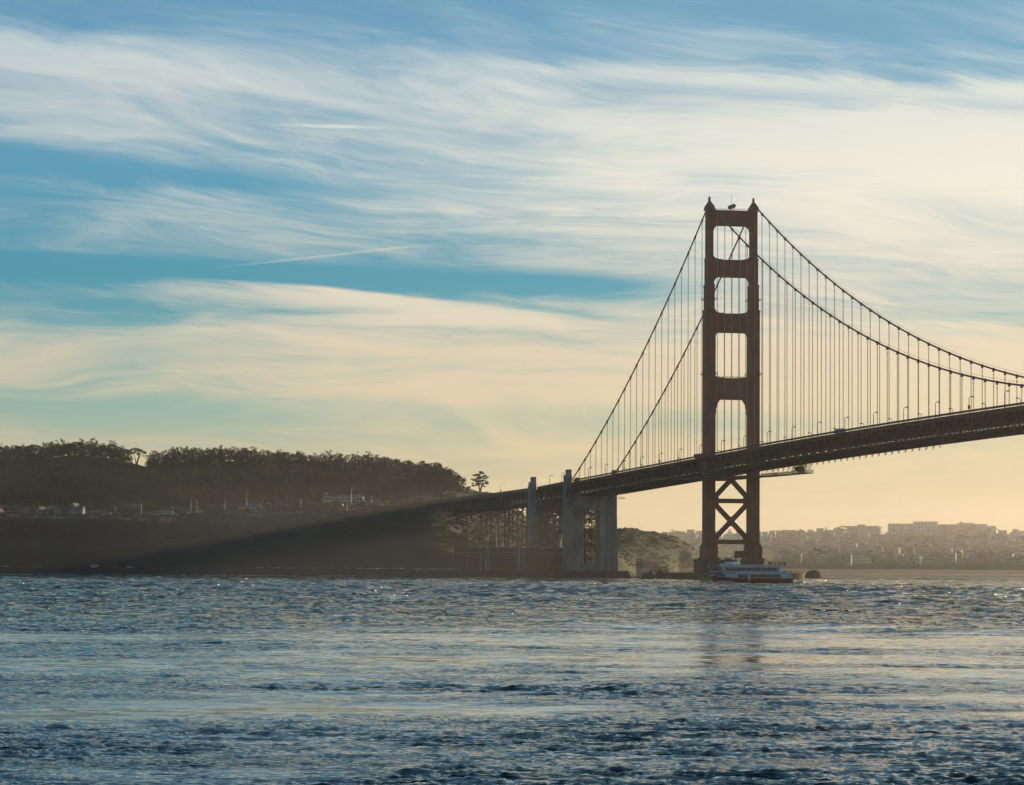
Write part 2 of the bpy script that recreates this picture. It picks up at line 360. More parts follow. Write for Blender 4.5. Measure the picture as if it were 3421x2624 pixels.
m = bpy.data.materials.new('sea_water'); m.use_nodes = True; n = NT(m.node_tree)
b = n.node('ShaderNodeBsdfPrincipled'); o = n.node('ShaderNodeOutputMaterial'); n.l.new(b.outputs[0], o.inputs[0])
pos = n.node('ShaderNodeNewGeometry').outputs['Position']
ch = n.node('ShaderNodeAttribute', attribute_name='chop').outputs['Fac']
def mp(sc, rz=0.0):
    k = n.node('ShaderNodeMapping'); n.l.new(pos, k.inputs[0]); k.inputs['Scale'].default_value = sc; k.inputs['Rotation'].default_value = (0, 0, rz); return k.outputs[0]
nA = n.noise(mp((0.55, 0.75, 1), 0.4), 1.0, 4, 0.6); nB = n.noise(mp((3.6, 4.6, 1), -0.3), 1.0, 5, 0.65); nC = n.noise(mp((0.13, 0.22, 1), 0.2), 1.0, 4, 0.6); nD = n.noise(mp((0.035, 0.06, 1), 0.1), 1.0, 4, 0.6)
sepp = n.node('ShaderNodeSeparateXYZ'); n.l.new(pos, sepp.inputs[0])
dist = n.m('SQRT', n.m('ADD', n.m('MULTIPLY', sepp.outputs[0], sepp.outputs[0]), n.m('MULTIPLY', sepp.outputs[1], sepp.outputs[1])))
far = n.lin(dist, 90.0, 400.0, 0.25, 1.0); far2 = n.smooth(dist, 200.0, 700.0); far3 = n.smooth(dist, 500.0, 1500.0)
gust = n.m('ADD', 0.30, n.m('MULTIPLY', n.smooth(n.noise(mp((0.10, 0.16, 1), 0.5), 1.0, 6, 0.7), 0.36, 0.62), 1.3))
ch = n.m('MULTIPLY', ch, gust)
hgt = n.m('ADD', n.m('MULTIPLY', nB, n.m('MULTIPLY', ch, 0.13)), n.m('ADD', n.m('MULTIPLY', nA, n.m('MULTIPLY', n.m('MULTIPLY', ch, far), 0.8)), n.m('ADD', n.m('MULTIPLY', nC, n.m('MULTIPLY', n.m('MULTIPLY', far2, ch), 4.0)), n.m('MULTIPLY', nD, n.m('MULTIPLY', far3, 7.0)))))
bp = n.node('ShaderNodeBump'); bp.inputs['Strength'].default_value = 1.0; bp.inputs['Distance'].default_value = 1.0
n.l.new(hgt, bp.inputs['Height'])
def vmath(op, a, b_=None, sc=None):
    k = n.node('ShaderNodeVectorMath', operation=op); n.put(k.inputs[0], a)
    if b_ is not None: n.put(k.inputs[1], b_)
    if sc is not None: n.put(k.inputs['Scale'], sc)
    return k.outputs[0]
tn = n.node('ShaderNodeTexNoise'); n.l.new(mp((1.5, 1.5, 1)), tn.inputs['Vector']); tn.inputs['Scale'].default_value = 1.0; tn.inputs['Detail'].default_value = 3.0; tn.inputs['Roughness'].default_value = 0.6
tn2 = n.node('ShaderNodeTexNoise'); n.l.new(mp((0.12, 0.10, 1)), tn2.inputs['Vector']); tn2.inputs['Scale'].default_value = 1.0; tn2.inputs['Detail'].default_value = 3.0
off = vmath('ADD', vmath('SUBTRACT', tn.outputs['Color'], (0.5, 0.5, 0.5)), vmath('SCALE', vmath('SUBTRACT', tn2.outputs['Color'], (0.5, 0.5, 0.5)), None, 0.4))
off = vmath('ADD', off, (0.0, -0.10, 0.0))            # constant tilt towards the camera side, added to darken the distant water
rowsn = n.smooth(n.noise(mp((0.10, 0.016, 1), 0.05), 1.0, 4, 0.6), 0.32, 0.68)
amp = n.m('MULTIPLY', n.m('ADD', 0.35, rowsn), n.lin(dist, 225.0, 460.0, 0.0, 4.6))
off = vmath('SCALE', vmath('MULTIPLY', off, (1, 1, 0)), None, amp)
nrm = vmath('NORMALIZE', vmath('ADD', bp.outputs[0], off)); n.l.new(nrm, b.inputs['Normal'])
b.inputs['Base Color'].default_value = (0.005, 0.020, 0.026, 1); b.inputs['Roughness'].default_value = 0.03; b.inputs['IOR'].default_value = 1.42
me.materials.append(m)

# ------------------------------------------------------------------ the suspension bridge
TH = R(16.46758); BY = 2001.59; BROT = TH - math.pi / 2
def BW(s, y, z):                                    # bridge frame (along the deck, across to the west, up) to world
    return Vector((math.sin(TH) * s + math.cos(TH) * y, BY - math.cos(TH) * s + math.sin(TH) * y, z))
def hd(s):
    if s > 0: return 74.84 + 6.5 * (1 - (1 - s / 640) ** 2)
    if s > -343: return 74.84 + 0.0204 * s
    return float(np.interp(s, [-1100, -800, -600, -446, -343], [61.8, 63.6, 64.3, 65.6, 67.84]))
bridge = empty('suspension_bridge', (0, BY, 0), BROT, 'long orange steel suspension bridge with one tall art deco tower, crossing above the strait', 'bridge')
TIERS = [(20.7, 160.7, 5.35, 5.0), (160.7, 175.8, 4.3, 4.6), (175.8, 191.8, 3.55, 4.3), (191.8, 220.4, 2.9, 4.0)]
for sd_ in (-1, 1):
    mb = MB(); cy = 13.7 * sd_
    mb.box(-8, 8, cy - 3.4, cy + 3.4, 12.9, 19.4); mb.taper((-8, 8, cy - 3.4, cy + 3.4), (-5.2, 5.2, cy - 2.75, cy + 2.75), 19.4, 21.6)
    for z0, z1, wy, hl in TIERS:
        mb.box(-hl, hl, cy - wy / 2, cy + wy / 2, z0, z1)
        for k in (-0.56, 0.0, 0.56):                 # vertical pilasters on every face
            mb.box(hl, hl + 0.28, cy + k * wy / 2 - wy * 0.09, cy + k * wy / 2 + wy * 0.09, z0, z1 - 1.4)
            mb.box(-hl - 0.28, -hl, cy + k * wy / 2 - wy * 0.09, cy + k * wy / 2 + wy * 0.09, z0, z1 - 1.4)
        for k in (-0.62, -0.2, 0.22, 0.64):
            for q in (-1, 1): mb.box(k * hl - 0.5, k * hl + 0.5, cy + q * wy / 2 - 0.14, cy + q * wy / 2 + 0.14, z0, z1 - 1.4)
        mb.box(-hl - 0.45, hl + 0.45, cy - wy / 2 - 0.22, cy + wy / 2 + 0.22, z1 - 1.1, z1 - 0.5)
        zz_ = z0 + 5.5
        while zz_ < z1 - 3: mb.box(-hl - 0.07, hl + 0.07, cy - wy / 2 - 0.07, cy + wy / 2 + 0.07, zz_, zz_ + 0.3); zz_ += 7.0
    leg = mb.build('tower_leg', ORANGE, bridge)
    # saddle housing, beacon cage and climbing platforms are pieces of the leg
    h = MB(); h.taper((-4.6, 4.6, cy - 2.3, cy + 2.3), (-4.0, 4.0, cy - 2.1, cy + 2.1), 220.4, 222.6)
    h.taper((-3.9, 3.9, cy - 2.0, cy + 2.0), (-1.0, 1.0, cy - 0.75, cy + 0.75), 222.6, 225.6); h.build('saddle_housing', ORANGE, leg)
    h = MB(); h.tube([(0, cy, 225.5), (0, cy, 227.0), (0, cy, 228.3)], [0.7, 0.7, 0.5], 8)
    for zz in (226.2, 227.2, 228.1):
        for k in range(8):
            a0, a1 = k * math.pi / 4, (k + 1) * math.pi / 4
            h.bar((1.1 * math.cos(a0), cy + 1.1 * math.sin(a0), zz), (1.1 * math.cos(a1), cy + 1.1 * math.sin(a1), zz), 0.1)
    h.bar((0, cy, 228.1), (0, cy, 229.4 if sd_ < 0 else 228.7), 0.14); h.build('beacon_cage', RAILM, leg)
    for zz, hw in ((166.6, 2.3), (112.5 + 9.5, 2.9)):
        h = MB(); h.box(-5.9, 5.9, cy - hw - 0.9, cy + hw + 0.9, zz, zz + 0.2)
        for q in (-1, 1):
            for hh in (0.6, 1.15): h.bar((-5.9, cy + q * (hw + 0.9), zz + hh), (5.9, cy + q * (hw + 0.9), zz + hh), 0.09); h.bar((5.9 * q, cy - hw - .9, zz + hh), (5.9 * q, cy + hw + .9, zz + hh), 0.09)
            for xx in (-5.9, -2, 2, 5.9): h.bar((xx, cy + q * (hw + 0.9), zz), (xx, cy + q * (hw + 0.9), zz + 1.2), 0.09)
        h.build('service_platform', RAILM, leg)
def strut(name, z0, z1, half, low, upp, railing=False):
    mb = MB(); t = 3.0
    mb.box(-t, t, -half, half, z0, z1); mb.box(-t - 0.25, t + 0.25, -half, half, z1 - 0.8, z1 - 0.05); mb.box(-t - 0.2, t + 0.2, -half, half, z0 + 0.3, z0 + 0.9)
    for k in range(9):
        yy = -half + (k + 0.5) * 2 * half / 9; mb.box(-t - 0.18, t + 0.18, yy - 0.45, yy + 0.45, z0 + 1.0, z1 - 0.9)
    for steps, up in ((low, False), (upp, True)):
        for i, (dy, dz) in enumerate(steps):
            prev = 0.0 if i == 0 else steps[i - 1][1]
            for q in (-1, 1):
                ya, yb = sorted((q * (half + 0.4), q * (half - dy)))
                if up: mb.box(-t + 0.1 * i, t - 0.1 * i, ya, yb, z1 + prev, z1 + dz)
                else: mb.box(-t + 0.1 * i, t - 0.1 * i, ya, yb, z0 - dz, z0 - prev)
    o = mb.build(name, ORANGE, bridge)
    if railing:
        h = MB()
        for q in (-1, 1):
            for hh in (0.55, 1.1): h.bar((q * t, -half, z1 + hh), (q * t, half, z1 + hh), 0.1)
            for k in range(15): yy = -half + k * 2 * half / 14; h.bar((q * t, yy, z1), (q * t, yy, z1 + 1.1), 0.09)
        h.build('strut_railing', RAILM, o)
    return o
strut('portal_strut', 211.3, 220.4, 12.3, [(2.4, 0.7), (1.6, 1.6), (0.8, 2.9)], [], True)
strut('portal_strut', 180.4, 190.7, 11.95, [(2.2, 0.8), (1.3, 2.0), (0.6, 4.0)], [(5.4, 0.35), (3.2, 0.8), (1.2, 1.6), (0.4, 2.2)])
strut('portal_strut', 147.2, 158.6, 11.6, [(2.3, 0.8), (1.4, 2.1), (0.8, 4.4)], [(6.0, 0.35), (3.0, 0.9), (1.3, 1.7)])
strut('portal_strut', 107.2, 120.0, 11.1, [(3.4, 0.7), (2.9, 1.6), (2.3, 2.8), (1.7, 4.9), (1.1, 8.5), (0.6, 14.0)], [(5.8, 0.35), (2.4, 0.9)], True)
# braces under the deck
def pbar(y0, z0, y1, z1, wd, t=1.5):
    d = Vector((y1 - y0, z1 - z0)).normalized(); nn = Vector((-d.y, d.x)) * wd / 2
    return MB().prism([(y0 + nn.x, z0 + nn.y), (y1 + nn.x, z1 + nn.y), (y1 - nn.x, z1 - nn.y), (y0 - nn.x, z0 - nn.y)], -t, t)
o = MB().box(-1.7, 1.7, -11.2, 11.2, 45.5, 48.2).build('horizontal_strut', ORANGE, bridge)
o = MB().box(-1.9, 1.9, -11.2, 11.2, 21.1, 23.8); o.prism([(-11.1, 21.1), (-8.2, 21.1), (-11.1, 18.6)], -1.9, 1.9); o.prism([(11.1, 21.1), (8.2, 21.1), (11.1, 18.6)], -1.9, 1.9)
o.build('horizontal_strut', ORANGE, bridge)
for q in (-1, 1):
    pbar(q * 11.6, 46.6, 0, 34.7, 2.55, 1.50).build('diagonal_brace', ORANGE, bridge)
    pbar(q * 11.6, 22.9, 0, 34.7, 2.55, 1.52).build('diagonal_brace', ORANGE, bridge)
    pbar(q * 11.6, 47.4, 0, 59.6, 2.55, 1.48).build('diagonal_brace', ORANGE, bridge)
    MB().prism([(q * 11.2, 43.4), (q * 7.9, 44.9), (q * 7.9, 48.9), (q * 11.2, 50.6)], -1.25, 1.25).build('gusset_plate', ORANGE, bridge)
    MB().prism([(q * 11.2, 20.9), (q * 7.9, 21.2), (q * 7.9, 24.7), (q * 11.2, 27.0)], -1.25, 1.25).build('gusset_plate', ORANGE, bridge)
MB().prism([(-1.75, 33.3), (0, 31.8), (1.75, 33.3), (1.75, 36.1), (0, 37.6), (-1.75, 36.1)], -1.6, 1.6).build('gusset_plate', ORANGE, bridge)
MB().prism([(-3.3, 66), (3.3, 66), (1.8, 60.5), (1.8, 58.4), (0, 57.0), (-1.8, 58.4), (-1.8, 60.5)], -1.6, 1.6).build('gusset_plate', ORANGE, bridge)
# dishes and aerial on top
for yy, zz, rr in ((-1.2, 222.3, 1.35), (0.9, 223.2, 1.25)):
    d = MB(); d.tube([(1.0, yy, zz), (2.2, yy, zz), (2.5, yy, zz)], [rr, rr, rr * 0.6], 14); d.bar((1.2, yy, 220.2), (1.2, yy, zz), 0.3); d.build('antenna_dish', RAILM, bridge)
MB().tube([(0, 0.1, 220.2), (0, 0.1, 226), (0, 0.1, 231.3)], [0.12, 0.09, 0.05], 5).build('aerial_mast', RAILM, bridge)
# cables
def cz(s):
    if s >= 0: return 224.86 - 142.44 * (1 - (1 - s / 640) ** 2)
    q = -s / 343; return 224.86 + (67.74 - 224.86) * q - 4 * 10.34 * q * (1 - q)
S_END = 745
main_s = [17.5 + 15.24 * k for k in range(48)]; side_s = [-(15.7 + 15.24 * k) for k in range(21)]
for q in (-1, 1):
    y = 13.7 * q
    ss = [-341 + i * (S_END + 341) / 150 for i in range(151)]; ss = sorted(set(ss + [0.0]))
    cb = MB().tube([(s, y, cz(s)) for s in ss], 0.46, 7).build('main_cable', CABLE, bridge)
    bd = MB()
    for s in main_s + side_s:
        sl = (cz(s + .5) - cz(s - .5)); dd = Vector((1, 0, sl)).normalized() * 0.75; c = Vector((s, y, cz(s)))
        bd.tube([c - dd, c + dd], 0.66, 7); bd.box(s - 0.35, s + 0.35, y - 0.5, y + 0.5, c.z - 1.25, c.z - 0.5)
    bd.build('cable_band', CABLE, cb, kind='stuff')
    hr = MB()
    for s in ss[::3]: hr.bar((s, y + .55, cz(s) + .3), (s, y + .55, cz(s) + 1.5), 0.05)
    for yo in (-.55, .55): hr.tube([(s, y + yo, cz(s) + 1.5) for s in ss if s > 4 or s < -4], 0.035, 3) if yo > 0 else hr.tube([(s, y + yo, cz(s) + 1.5) for s in ss if s > 4], 0.035, 3)
    hr.build('hand_rope', RAILM, cb)
    for s in main_s + side_s:
        zt = cz(s) - 1.0; zb = hd(s) - 1.6
        if zt - zb < 0.8: continue
        mb = MB()
        for ox in (-0.26, 0.26):
            for oy in (-0.14, 0.14):
                mb.tube([(s + ox, y + oy, zb), (s + ox, y + oy, max(zb + .2, zt - 1.6)), (s + ox * 1.9, y + oy, zt)], 0.052, 3, cap=False)
        mb.box(s - 0.36, s + 0.36, y - 0.2, y + 0.2, max(zb, zt - 1.75), max(zb + .1, zt - 1.5))
        mb.build('suspender', ROPE, bridge)
# stiffening truss and deck
P = 7.62
n0, n1 = -44, 97
def strip(mb, y0, y1, za, zb, s0=-338.0, s1=None, step=15.24, m=None):     # long box following the deck
    s1 = S_END if s1 is None else s1; k = max(1, int((s1 - s0) / step)); ss = [s0 + (s1 - s0) * i / k for i in range(k + 1)]
    vs = []
    for s in ss: vs += [(s, y0, hd(s) + za), (s, y1, hd(s) + za), (s, y1, hd(s) + zb), (s, y0, hd(s) + zb)]
    fs = [(0, 1, 2, 3), tuple(4 * k + a for a in (3, 2, 1, 0))]
    for i in range(k):
        for a in range(4): fs.append((4 * i + a, 4 * (i + 1) + a, 4 * (i + 1) + (a + 1) % 4, 4 * i + (a + 1) % 4))
    mb.add(vs, fs, m); return mb
for q in (-1, 1):
    y = 13.7 * q
    strip(MB(), y - 0.35, y + 0.35, -3.15, -2.35).build('truss_top_chord', ORANGE_D, bridge)
    strip(MB(), y - 0.35, y + 0.35, -10.95, -10.1).build('truss_bottom_chord', ORANGE_D, bridge)
    strip(MB(), y + q * .1, y + q * .9, -2.25, -1.45).build('deck_fascia', ORANGE_D, bridge)
    rl = strip(MB(), y + q * 0.75, y + q * 0.85, -1.08, 0.0).build('sidewalk_railing', RAILM, bridge)
    ps = MB()
    for k in range(n0, n1):
        s = k * P; ps.box(s - .1, s + .1, y + q * .72 - .06, y + q * .72 + .06, hd(s) - 1.5, hd(s) + .04)
    ps.build('railing_posts', RAILM, rl, kind='stuff')
dia_me = MB().bar((0, 0, -10.4), (P, 0, -2.9), 0.5, 0.34).mesh('truss_diagonal', ORANGE_D)
dib_me = MB().bar((0, 0, -2.9), (P, 0, -10.4), 0.5, 0.34).mesh('truss_diagonal', ORANGE_D)
ver_me = MB().bar((0, 0, -10.4), (0, 0, -2.9), 0.4, 0.26).mesh('truss_vertical', ORANGE_D)
far_m = MB()
for k in range(n0, n1):
    s = k * P; h0 = (hd(s) + hd(s + P)) / 2
    inst('truss_diagonal', dia_me if k % 2 == 0 else dib_me, bridge, (s, -13.7, h0))
    inst('truss_vertical', ver_me, bridge, (s, -13.7, hd(s)))
    if k % 2 == 0: far_m.bar((s, 13.7, h0 - 10.4), (s + P, 13.7, h0 - 2.9), 0.5)
    else: far_m.bar((s, 13.7, h0 - 2.9), (s + P, 13.7, h0 - 10.4), 0.5)
    far_m.bar((s, 13.7, hd(s) - 10.4), (s, 13.7, hd(s) - 2.9), 0.4)
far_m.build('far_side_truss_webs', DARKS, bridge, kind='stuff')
strip(MB(), -12.6, 12.6, -2.5, -2.0).build('road_deck', ASPH, bridge)
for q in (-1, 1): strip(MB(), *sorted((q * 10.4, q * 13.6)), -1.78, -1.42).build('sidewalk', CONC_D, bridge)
fb = MB()
for k in range(n0, n1):
    s = k * P; z = hd(s)
    fb.box(s - 0.22, s + 0.22, -13.3, 13.3, z - 5.0, z - 2.55)
    fb.box(s - 0.3, s + 0.3, -13.4, 13.4, z - 10.85, z - 10.25)
    if k % 2 == 0:
        fb.bar((s, -13, z - 10.5), (s, -4.5, z - 5), 0.32); fb.bar((s, 13, z - 10.5), (s, 4.5, z - 5), 0.32); fb.bar((s, 0, z - 10.5), (s, -4.5, z - 5), 0.3); fb.bar((s, 0, z - 10.5), (s, 4.5, z - 5), 0.3)
        fb.bar((s, -13.3, z - 10.6), (s + 2 * P, 13.3, z - 10.6), 0.42, 0.5); fb.bar((s, 13.3, z - 10.62), (s + 2 * P, -13.3, z - 10.62), 0.42, 0.5)
for yy in (-10, -6, -2, 2, 6, 10): strip(fb, yy - .15, yy + .15, -3.6, -2.52)
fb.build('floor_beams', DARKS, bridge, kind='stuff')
sh = MB(); strip(sh, -12.9, -12.8, -9.3, -7.9, 40, 690); strip(sh, -12.9, -12.8, -9.2, -8.2, -330, -40); strip(sh, -12.75, -11.4, -9.4, -9.32, -330, 690)
sh.build('inspection_walkway', BLUEG, bridge)
ut = MB()
for k in range(28):
    s = 40 + k * 10.5
    for yy in (13.2, 10.0): ut.bar((s, yy, hd(s) - 10.9), (s + 1.6, yy, hd(s) - 12.6), 0.16); ut.bar((s + 3.2, yy, hd(s) - 10.9), (s + 1.6, yy, hd(s) - 12.6), 0.16)
ut.build('hanging_net_bracket', RAILM, bridge, kind='stuff')
# walkway round the tower at deck level
for q in (-1, 1):
    wk = MB(); y0 = q * 13.7
    wk.box(-11, 11, *sorted((y0 + q * .9, y0 + q * 6.2)), 72.6, 73.5); wk.taper((-7, 7, *sorted((y0 + q * 1, y0 + q * 3))), (-10, 10, *sorted((y0 + q * 1, y0 + q * 6))), 69.4, 72.6)
    for xx in (-11, 11): wk.box(xx - .1, xx + .1, *sorted((y0 + q * .9, y0 + q * 6.2)), 73.5, 74.7)
    wk.box(-11, 11, *sorted((y0 + q * 6.1, y0 + q * 6.25)), 73.5, 74.75)
    wk.build('tower_sidewalk', ORANGE_D, bridge)

# suspended maintenance platform under the deck at the tower
plat = empty('maintenance_platform', (0, BY, 0), BROT, 'flat grey scaffold platform hung under the deck round the bridge tower', 'scaffold')
for (s0, s1, y0, y1, z0) in ((-62, 34, -21, -16.8, 60.4), (6, 92, 16.9, 22, 61.0), (-50, 60, -10.2, 10.2, 60.0), (2, 64, -21.4, -16.9, 62.6)):
    pb = MB(); pb.box(s0, s1, y0, y1, z0, z0 + 0.35)
    for yy in (y0, y1):
        pb.bar((s0, yy, z0 + 2.0), (s1, yy, z0 + 2.0), 0.16); pb.bar((s0, yy, z0 + 1.1), (s1, yy, z0 + 1.1), 0.12)
        k = int((s1 - s0) / 2.2)
        for i in range(k):
            a = s0 + i * (s1 - s0) / k; b2 = s0 + (i + 1) * (s1 - s0) / k
            pb.bar((a, yy, z0 + .2), (b2, yy, z0 + 2.0), 0.12); pb.bar((a, yy, z0), (a, yy, z0 + 2.0), 0.12)
            if i % 4 == 0: pb.bar((a, yy, z0), (a, yy, hd(a) - 10.5), 0.12)
    pb.build('scaffold_deck', RAILM if y0 > 0 else BLUEG, plat)
pb = MB()
for i in range(60):
    a = 66 + rng.uniform(0, 24); yy = rng.uniform(17, 22); pb.bar((a, yy, 61), (a, yy, 66.5), 0.11)
for zz in (63.4, 64.8, 66.2):
    for yy in (17, 19.5, 22): pb.bar((64, yy, zz), (91, yy, zz), 0.11)
pb.box(70, 78, 17.5, 21, 63.0, 65.4)
pb.build('scaffold_frame', RAILM, plat)

# lamps on the deck
ORD = ['first', 'second', 'third', 'fourth', 'fifth', 'sixth', 'seventh', 'eighth', 'ninth', 'tenth', 'eleventh', 'twelfth', 'thirteenth', 'fourteenth', 'fifteenth', 'sixteenth', 'seventeenth', 'eighteenth', 'nineteenth', 'twentieth',
       'twenty-first', 'twenty-second', 'twenty-third', 'twenty-fourth', 'twenty-fifth', 'twenty-sixth', 'twenty-seventh', 'twenty-eighth', 'twenty-ninth', 'thirtieth']
pole_me = MB().tube([(0, 0, -1.4), (0, 0, 1), (0, 0, 5.2)], [0.24, 0.19, 0.16], 6).mesh('lamp_pole', POLE)
arm_me = MB().tube([(0, 0, 5.15), (0, 0.15, 5.85), (0, 0.6, 6.3), (0, 1.2, 6.42), (0, 1.7, 6.38)], 0.15, 5).mesh('lamp_arm', POLE)
hd_me = MB().tube([(0, 1.2, 6.3), (0, 1.5, 6.28), (0, 2.1, 6.22), (0, 2.4, 6.25)], [0.1, 0.34, 0.34, 0.1], 6).mesh('lamp_head', POLE)
box_me = MB().box(-.55, .55, -.4, .4, 0.5, 2.2).mesh('control_box', POLE)
def lamp(s, q, label, box=False):
    e = empty('street_lamp', BW(s, q * 14.0, hd(s)), BROT + (0 if q < 0 else math.pi), label, 'street lamp', 'curved street lamps along the bridge deck')
    inst('lamp_pole', pole_me, e); inst('lamp_arm', arm_me, e); inst('lamp_head', hd_me, e)
    if box: inst('control_box', box_me, e)
for k in range(13):
    lamp(27.4 + 45.75 * k, -1, f'curved lamp on the near railing, {ORD[k]} to the right of the bridge tower', k == 9)
for k in range(7):
    lamp(-19.6 - 45.72 * k, -1, f'curved lamp on the near railing, {ORD[k]} to the left of the bridge tower', k == 2)
for k in range(13):
    lamp(21.4 + 45.75 * k, 1, f'curved lamp on the far railing, {ORD[k]} right of the bridge tower')
for k in range(7):
    lamp(-24.3 - 45.72 * k, 1, f'curved lamp on the far railing, {ORD[k]} left of the bridge tower')
for k, s in enumerate((-372, -408)): lamp(s, -1, f'curved lamp between the two concrete pylons, the {("right-hand", "left-hand")[k]} one')

# vehicles on the deck
def vehicle(kind, wall, loc, rz, label, group=None):
    L_, W_, H_ = {'truck': (12.4, 2.5, 3.7), 'car': (4.5, 1.8, 1.5), 'van': (5.4, 2.0, 2.2), 'bus': (11, 2.5, 3.0)}[kind]
    e = empty({'truck': 'box_truck', 'car': 'parked_car', 'van': 'parked_van', 'bus': 'parked_bus'}[kind], loc, rz, label, {'truck': 'truck', 'car': 'car', 'van': 'van', 'bus': 'bus'}[kind], group)
    b_ = MB()
    if kind == 'car':
        b_.prism([(-L_ / 2, .3), (L_ / 2, .3), (L_ / 2, .72), (L_ / 2 - .9, .88), (-L_ / 2 + .3, .92), (-L_ / 2, .8)], -W_ / 2, W_ / 2, 'y'); b_.build('body', wall, e)
        c_ = MB().prism([(-L_ / 2 + .5, .88), (L_ / 2 - 1.3, .86), (L_ / 2 - 2.0, 1.42), (-L_ / 2 + 1.3, 1.46)], -W_ / 2 + .12, W_ / 2 - .12, 'y'); c_.build('cabin', GLASS, e)
        MB().box(-L_ / 2 + 1.3, L_ / 2 - 2.0, -W_ / 2 + .15, W_ / 2 - .15, 1.44, 1.5).build('roof', wall, e)
    elif kind == 'truck':
        b_.box(-L_ / 2, L_ / 2 - 2.6, -W_ / 2, W_ / 2, 1.0, H_).build('cargo_box', wall, e)
        MB().prism([(L_ / 2 - 2.4, .5), (L_ / 2, .5), (L_ / 2, 1.5), (L_ / 2 - .5, 2.7), (L_ / 2 - 2.4, 2.8)], -W_ / 2 + .1, W_ / 2 - .1, 'y').build('cab', WHITE, e)
    else:
        b_.prism([(-L_ / 2, .35), (L_ / 2, .35), (L_ / 2, 1.1), (L_ / 2 - (.9 if kind == 'van' else .2), H_ - .1), (-L_ / 2 + .1, H_)], -W_ / 2, W_ / 2, 'y').build('body', wall, e)
        MB().box(-L_ / 2 + .4, L_ / 2 - 1.0, -W_ / 2 - .02, W_ / 2 + .02, H_ * .55, H_ * .8).build('window_band', GLASS, e)
    wm = MB().tube([(0, -.12, 0), (0, .12, 0)], 0.34, 10).mesh('wheel', TYRE)
    for xx in (-L_ / 2 + .9, L_ / 2 - .9):
        for yy in (-W_ / 2 + .08, W_ / 2 - .08): inst('wheel', wm, e, (xx, yy, .34))
    return e
BLUEP = mat('light_blue_paint', (0.22, 0.34, 0.45), None, 0.5, 0.5)
vehicle('truck', BLUEP, BW(232, -8.5, hd(232) - 2.0), BROT, 'light blue box truck driving on the bridge deck right of the tower')

# ------------------------------------------------------------------ tower pier and fender
pier = empty('tower_pier', (0, BY, 0), BROT, 'dark concrete pier carrying the two legs of the orange tower', 'pier')
def oval(a, b_, n=48): return [(a * math.cos(2 * math.pi * i / n), b_ * math.sin(2 * math.pi * i / n)) for i in range(n)]
def rring(mb, oa, ob, ia, ib, z0, z1, n=56):
    O_, I_ = oval(oa, ob, n), oval(ia, ib, n); vs = [(x, y, z0) for x, y in O_] + [(x, y, z1) for x, y in O_] + [(x, y, z1) for x, y in I_] + [(x, y, z0) for x, y in I_]
    fs = []
    for i in range(n):
        j = (i + 1) % n; fs += [(i, j, n + j, n + i), (n + i, n + j, 2 * n + j, 2 * n + i), (2 * n + i, 2 * n + j, 3 * n + j, 3 * n + i)]
    return mb.add(vs, fs)
pb = MB(); pb.prism([(x * 11.5 * 1.0, y) for x, y in [(-1, -17), (-.6, -21), (.6, -21), (1, -17), (1, 17), (.6, 21), (-.6, 21), (-1, 17)]], -3, 11.2, 'z')
pb.prism([(x * 11.9, y) for x, y in [(-1, -17.3), (-.6, -21.3), (.6, -21.3), (1, -17.3), (1, 17.3), (.6, 21.3), (-.6, 21.3), (-1, 17.3)]], 11.2, 12.0, 'z')
for q in (-1, 1): pb.box(-9, 9, q * 13.7 - 4.3, q * 13.7 + 4.3, 12.0, 12.9)
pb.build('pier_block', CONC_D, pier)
rl = MB(); pp = [(-11.5, -17), (-6.9, -20.7), (6.9, -20.7), (11.5, -17), (11.5, 17), (6.9, 20.7), (-6.9, 20.7), (-11.5, 17)]
for i in range(8):
    a = pp[i]; c = pp[(i + 1) % 8]
    for hh in (.55, 1.1): rl.bar((*a, 12 + hh), (*c, 12 + hh), 0.09)
    for k in range(6): t = k / 6; rl.bar((a[0] + (c[0] - a[0]) * t, a[1] + (c[1] - a[1]) * t, 12), (a[0] + (c[0] - a[0]) * t, a[1] + (c[1] - a[1]) * t, 13.1), 0.09)
rl.build('pier_railing', RAILM, pier)
hs = MB(); hs.box(4, 9, 1.0, 7.6, 12.9, 16.2); hs.prism([(.6, 16.2), (8, 16.2), (7.2, 17.1), (1.5, 17.1)], 3.8, 9.2); hs.build('equipment_hut', BLUEG, pier)
hs = MB()
for a in (3.2, 8.6):
    for c in (8.4, 11.2): hs.bar((a, c, 12.9), (a, c, 18.4), .18)
hs.box(3, 8.8, 8.2, 11.4, 18.3, 18.5); hs.build('gantry_frame', RAILM, pier)
fend = empty('pier_fender', (0, BY, 0), BROT, 'low oval concrete fender wall standing in the water round the tower pier', 'fender')
f_ = MB(); rring(f_, 24, 45.5, 21, 42.5, -3, 3.7); rring(f_, 24.3, 45.8, 20.8, 42.3, 3.7, 4.15); f_.build('fender_wall', mat('fender_concrete', (0.32, 0.24, 0.10), (0.13, 0.10, 0.05), 0.9, 0.12, 6, bump=0.08, bscale=0.5), fend)
f_ = MB(); O_ = oval(23.4, 44.9, 72)
for i in range(72):
    a, c = O_[i], O_[(i + 1) % 72]
    for hh in (.5, 1.0): f_.bar((*a, 4.15 + hh), (*c, 4.15 + hh), .07)
    f_.bar((*a, 4.1), (*a, 5.2), .09)
f_.build('fender_railing', RAILM, fend)
cr = empty('davit_crane', BW(0, -43.6, 4.1), BROT, 'small dark davit crane with slanting jib on the left end of the pier fender', 'crane')
MB().box(-.5, .5, -.5, .5, 0, 1.2).build('crane_base', POLE, cr); MB().bar((0, 0, 1), (0, -2.6, 6.2), .35).build('crane_jib', POLE, cr)
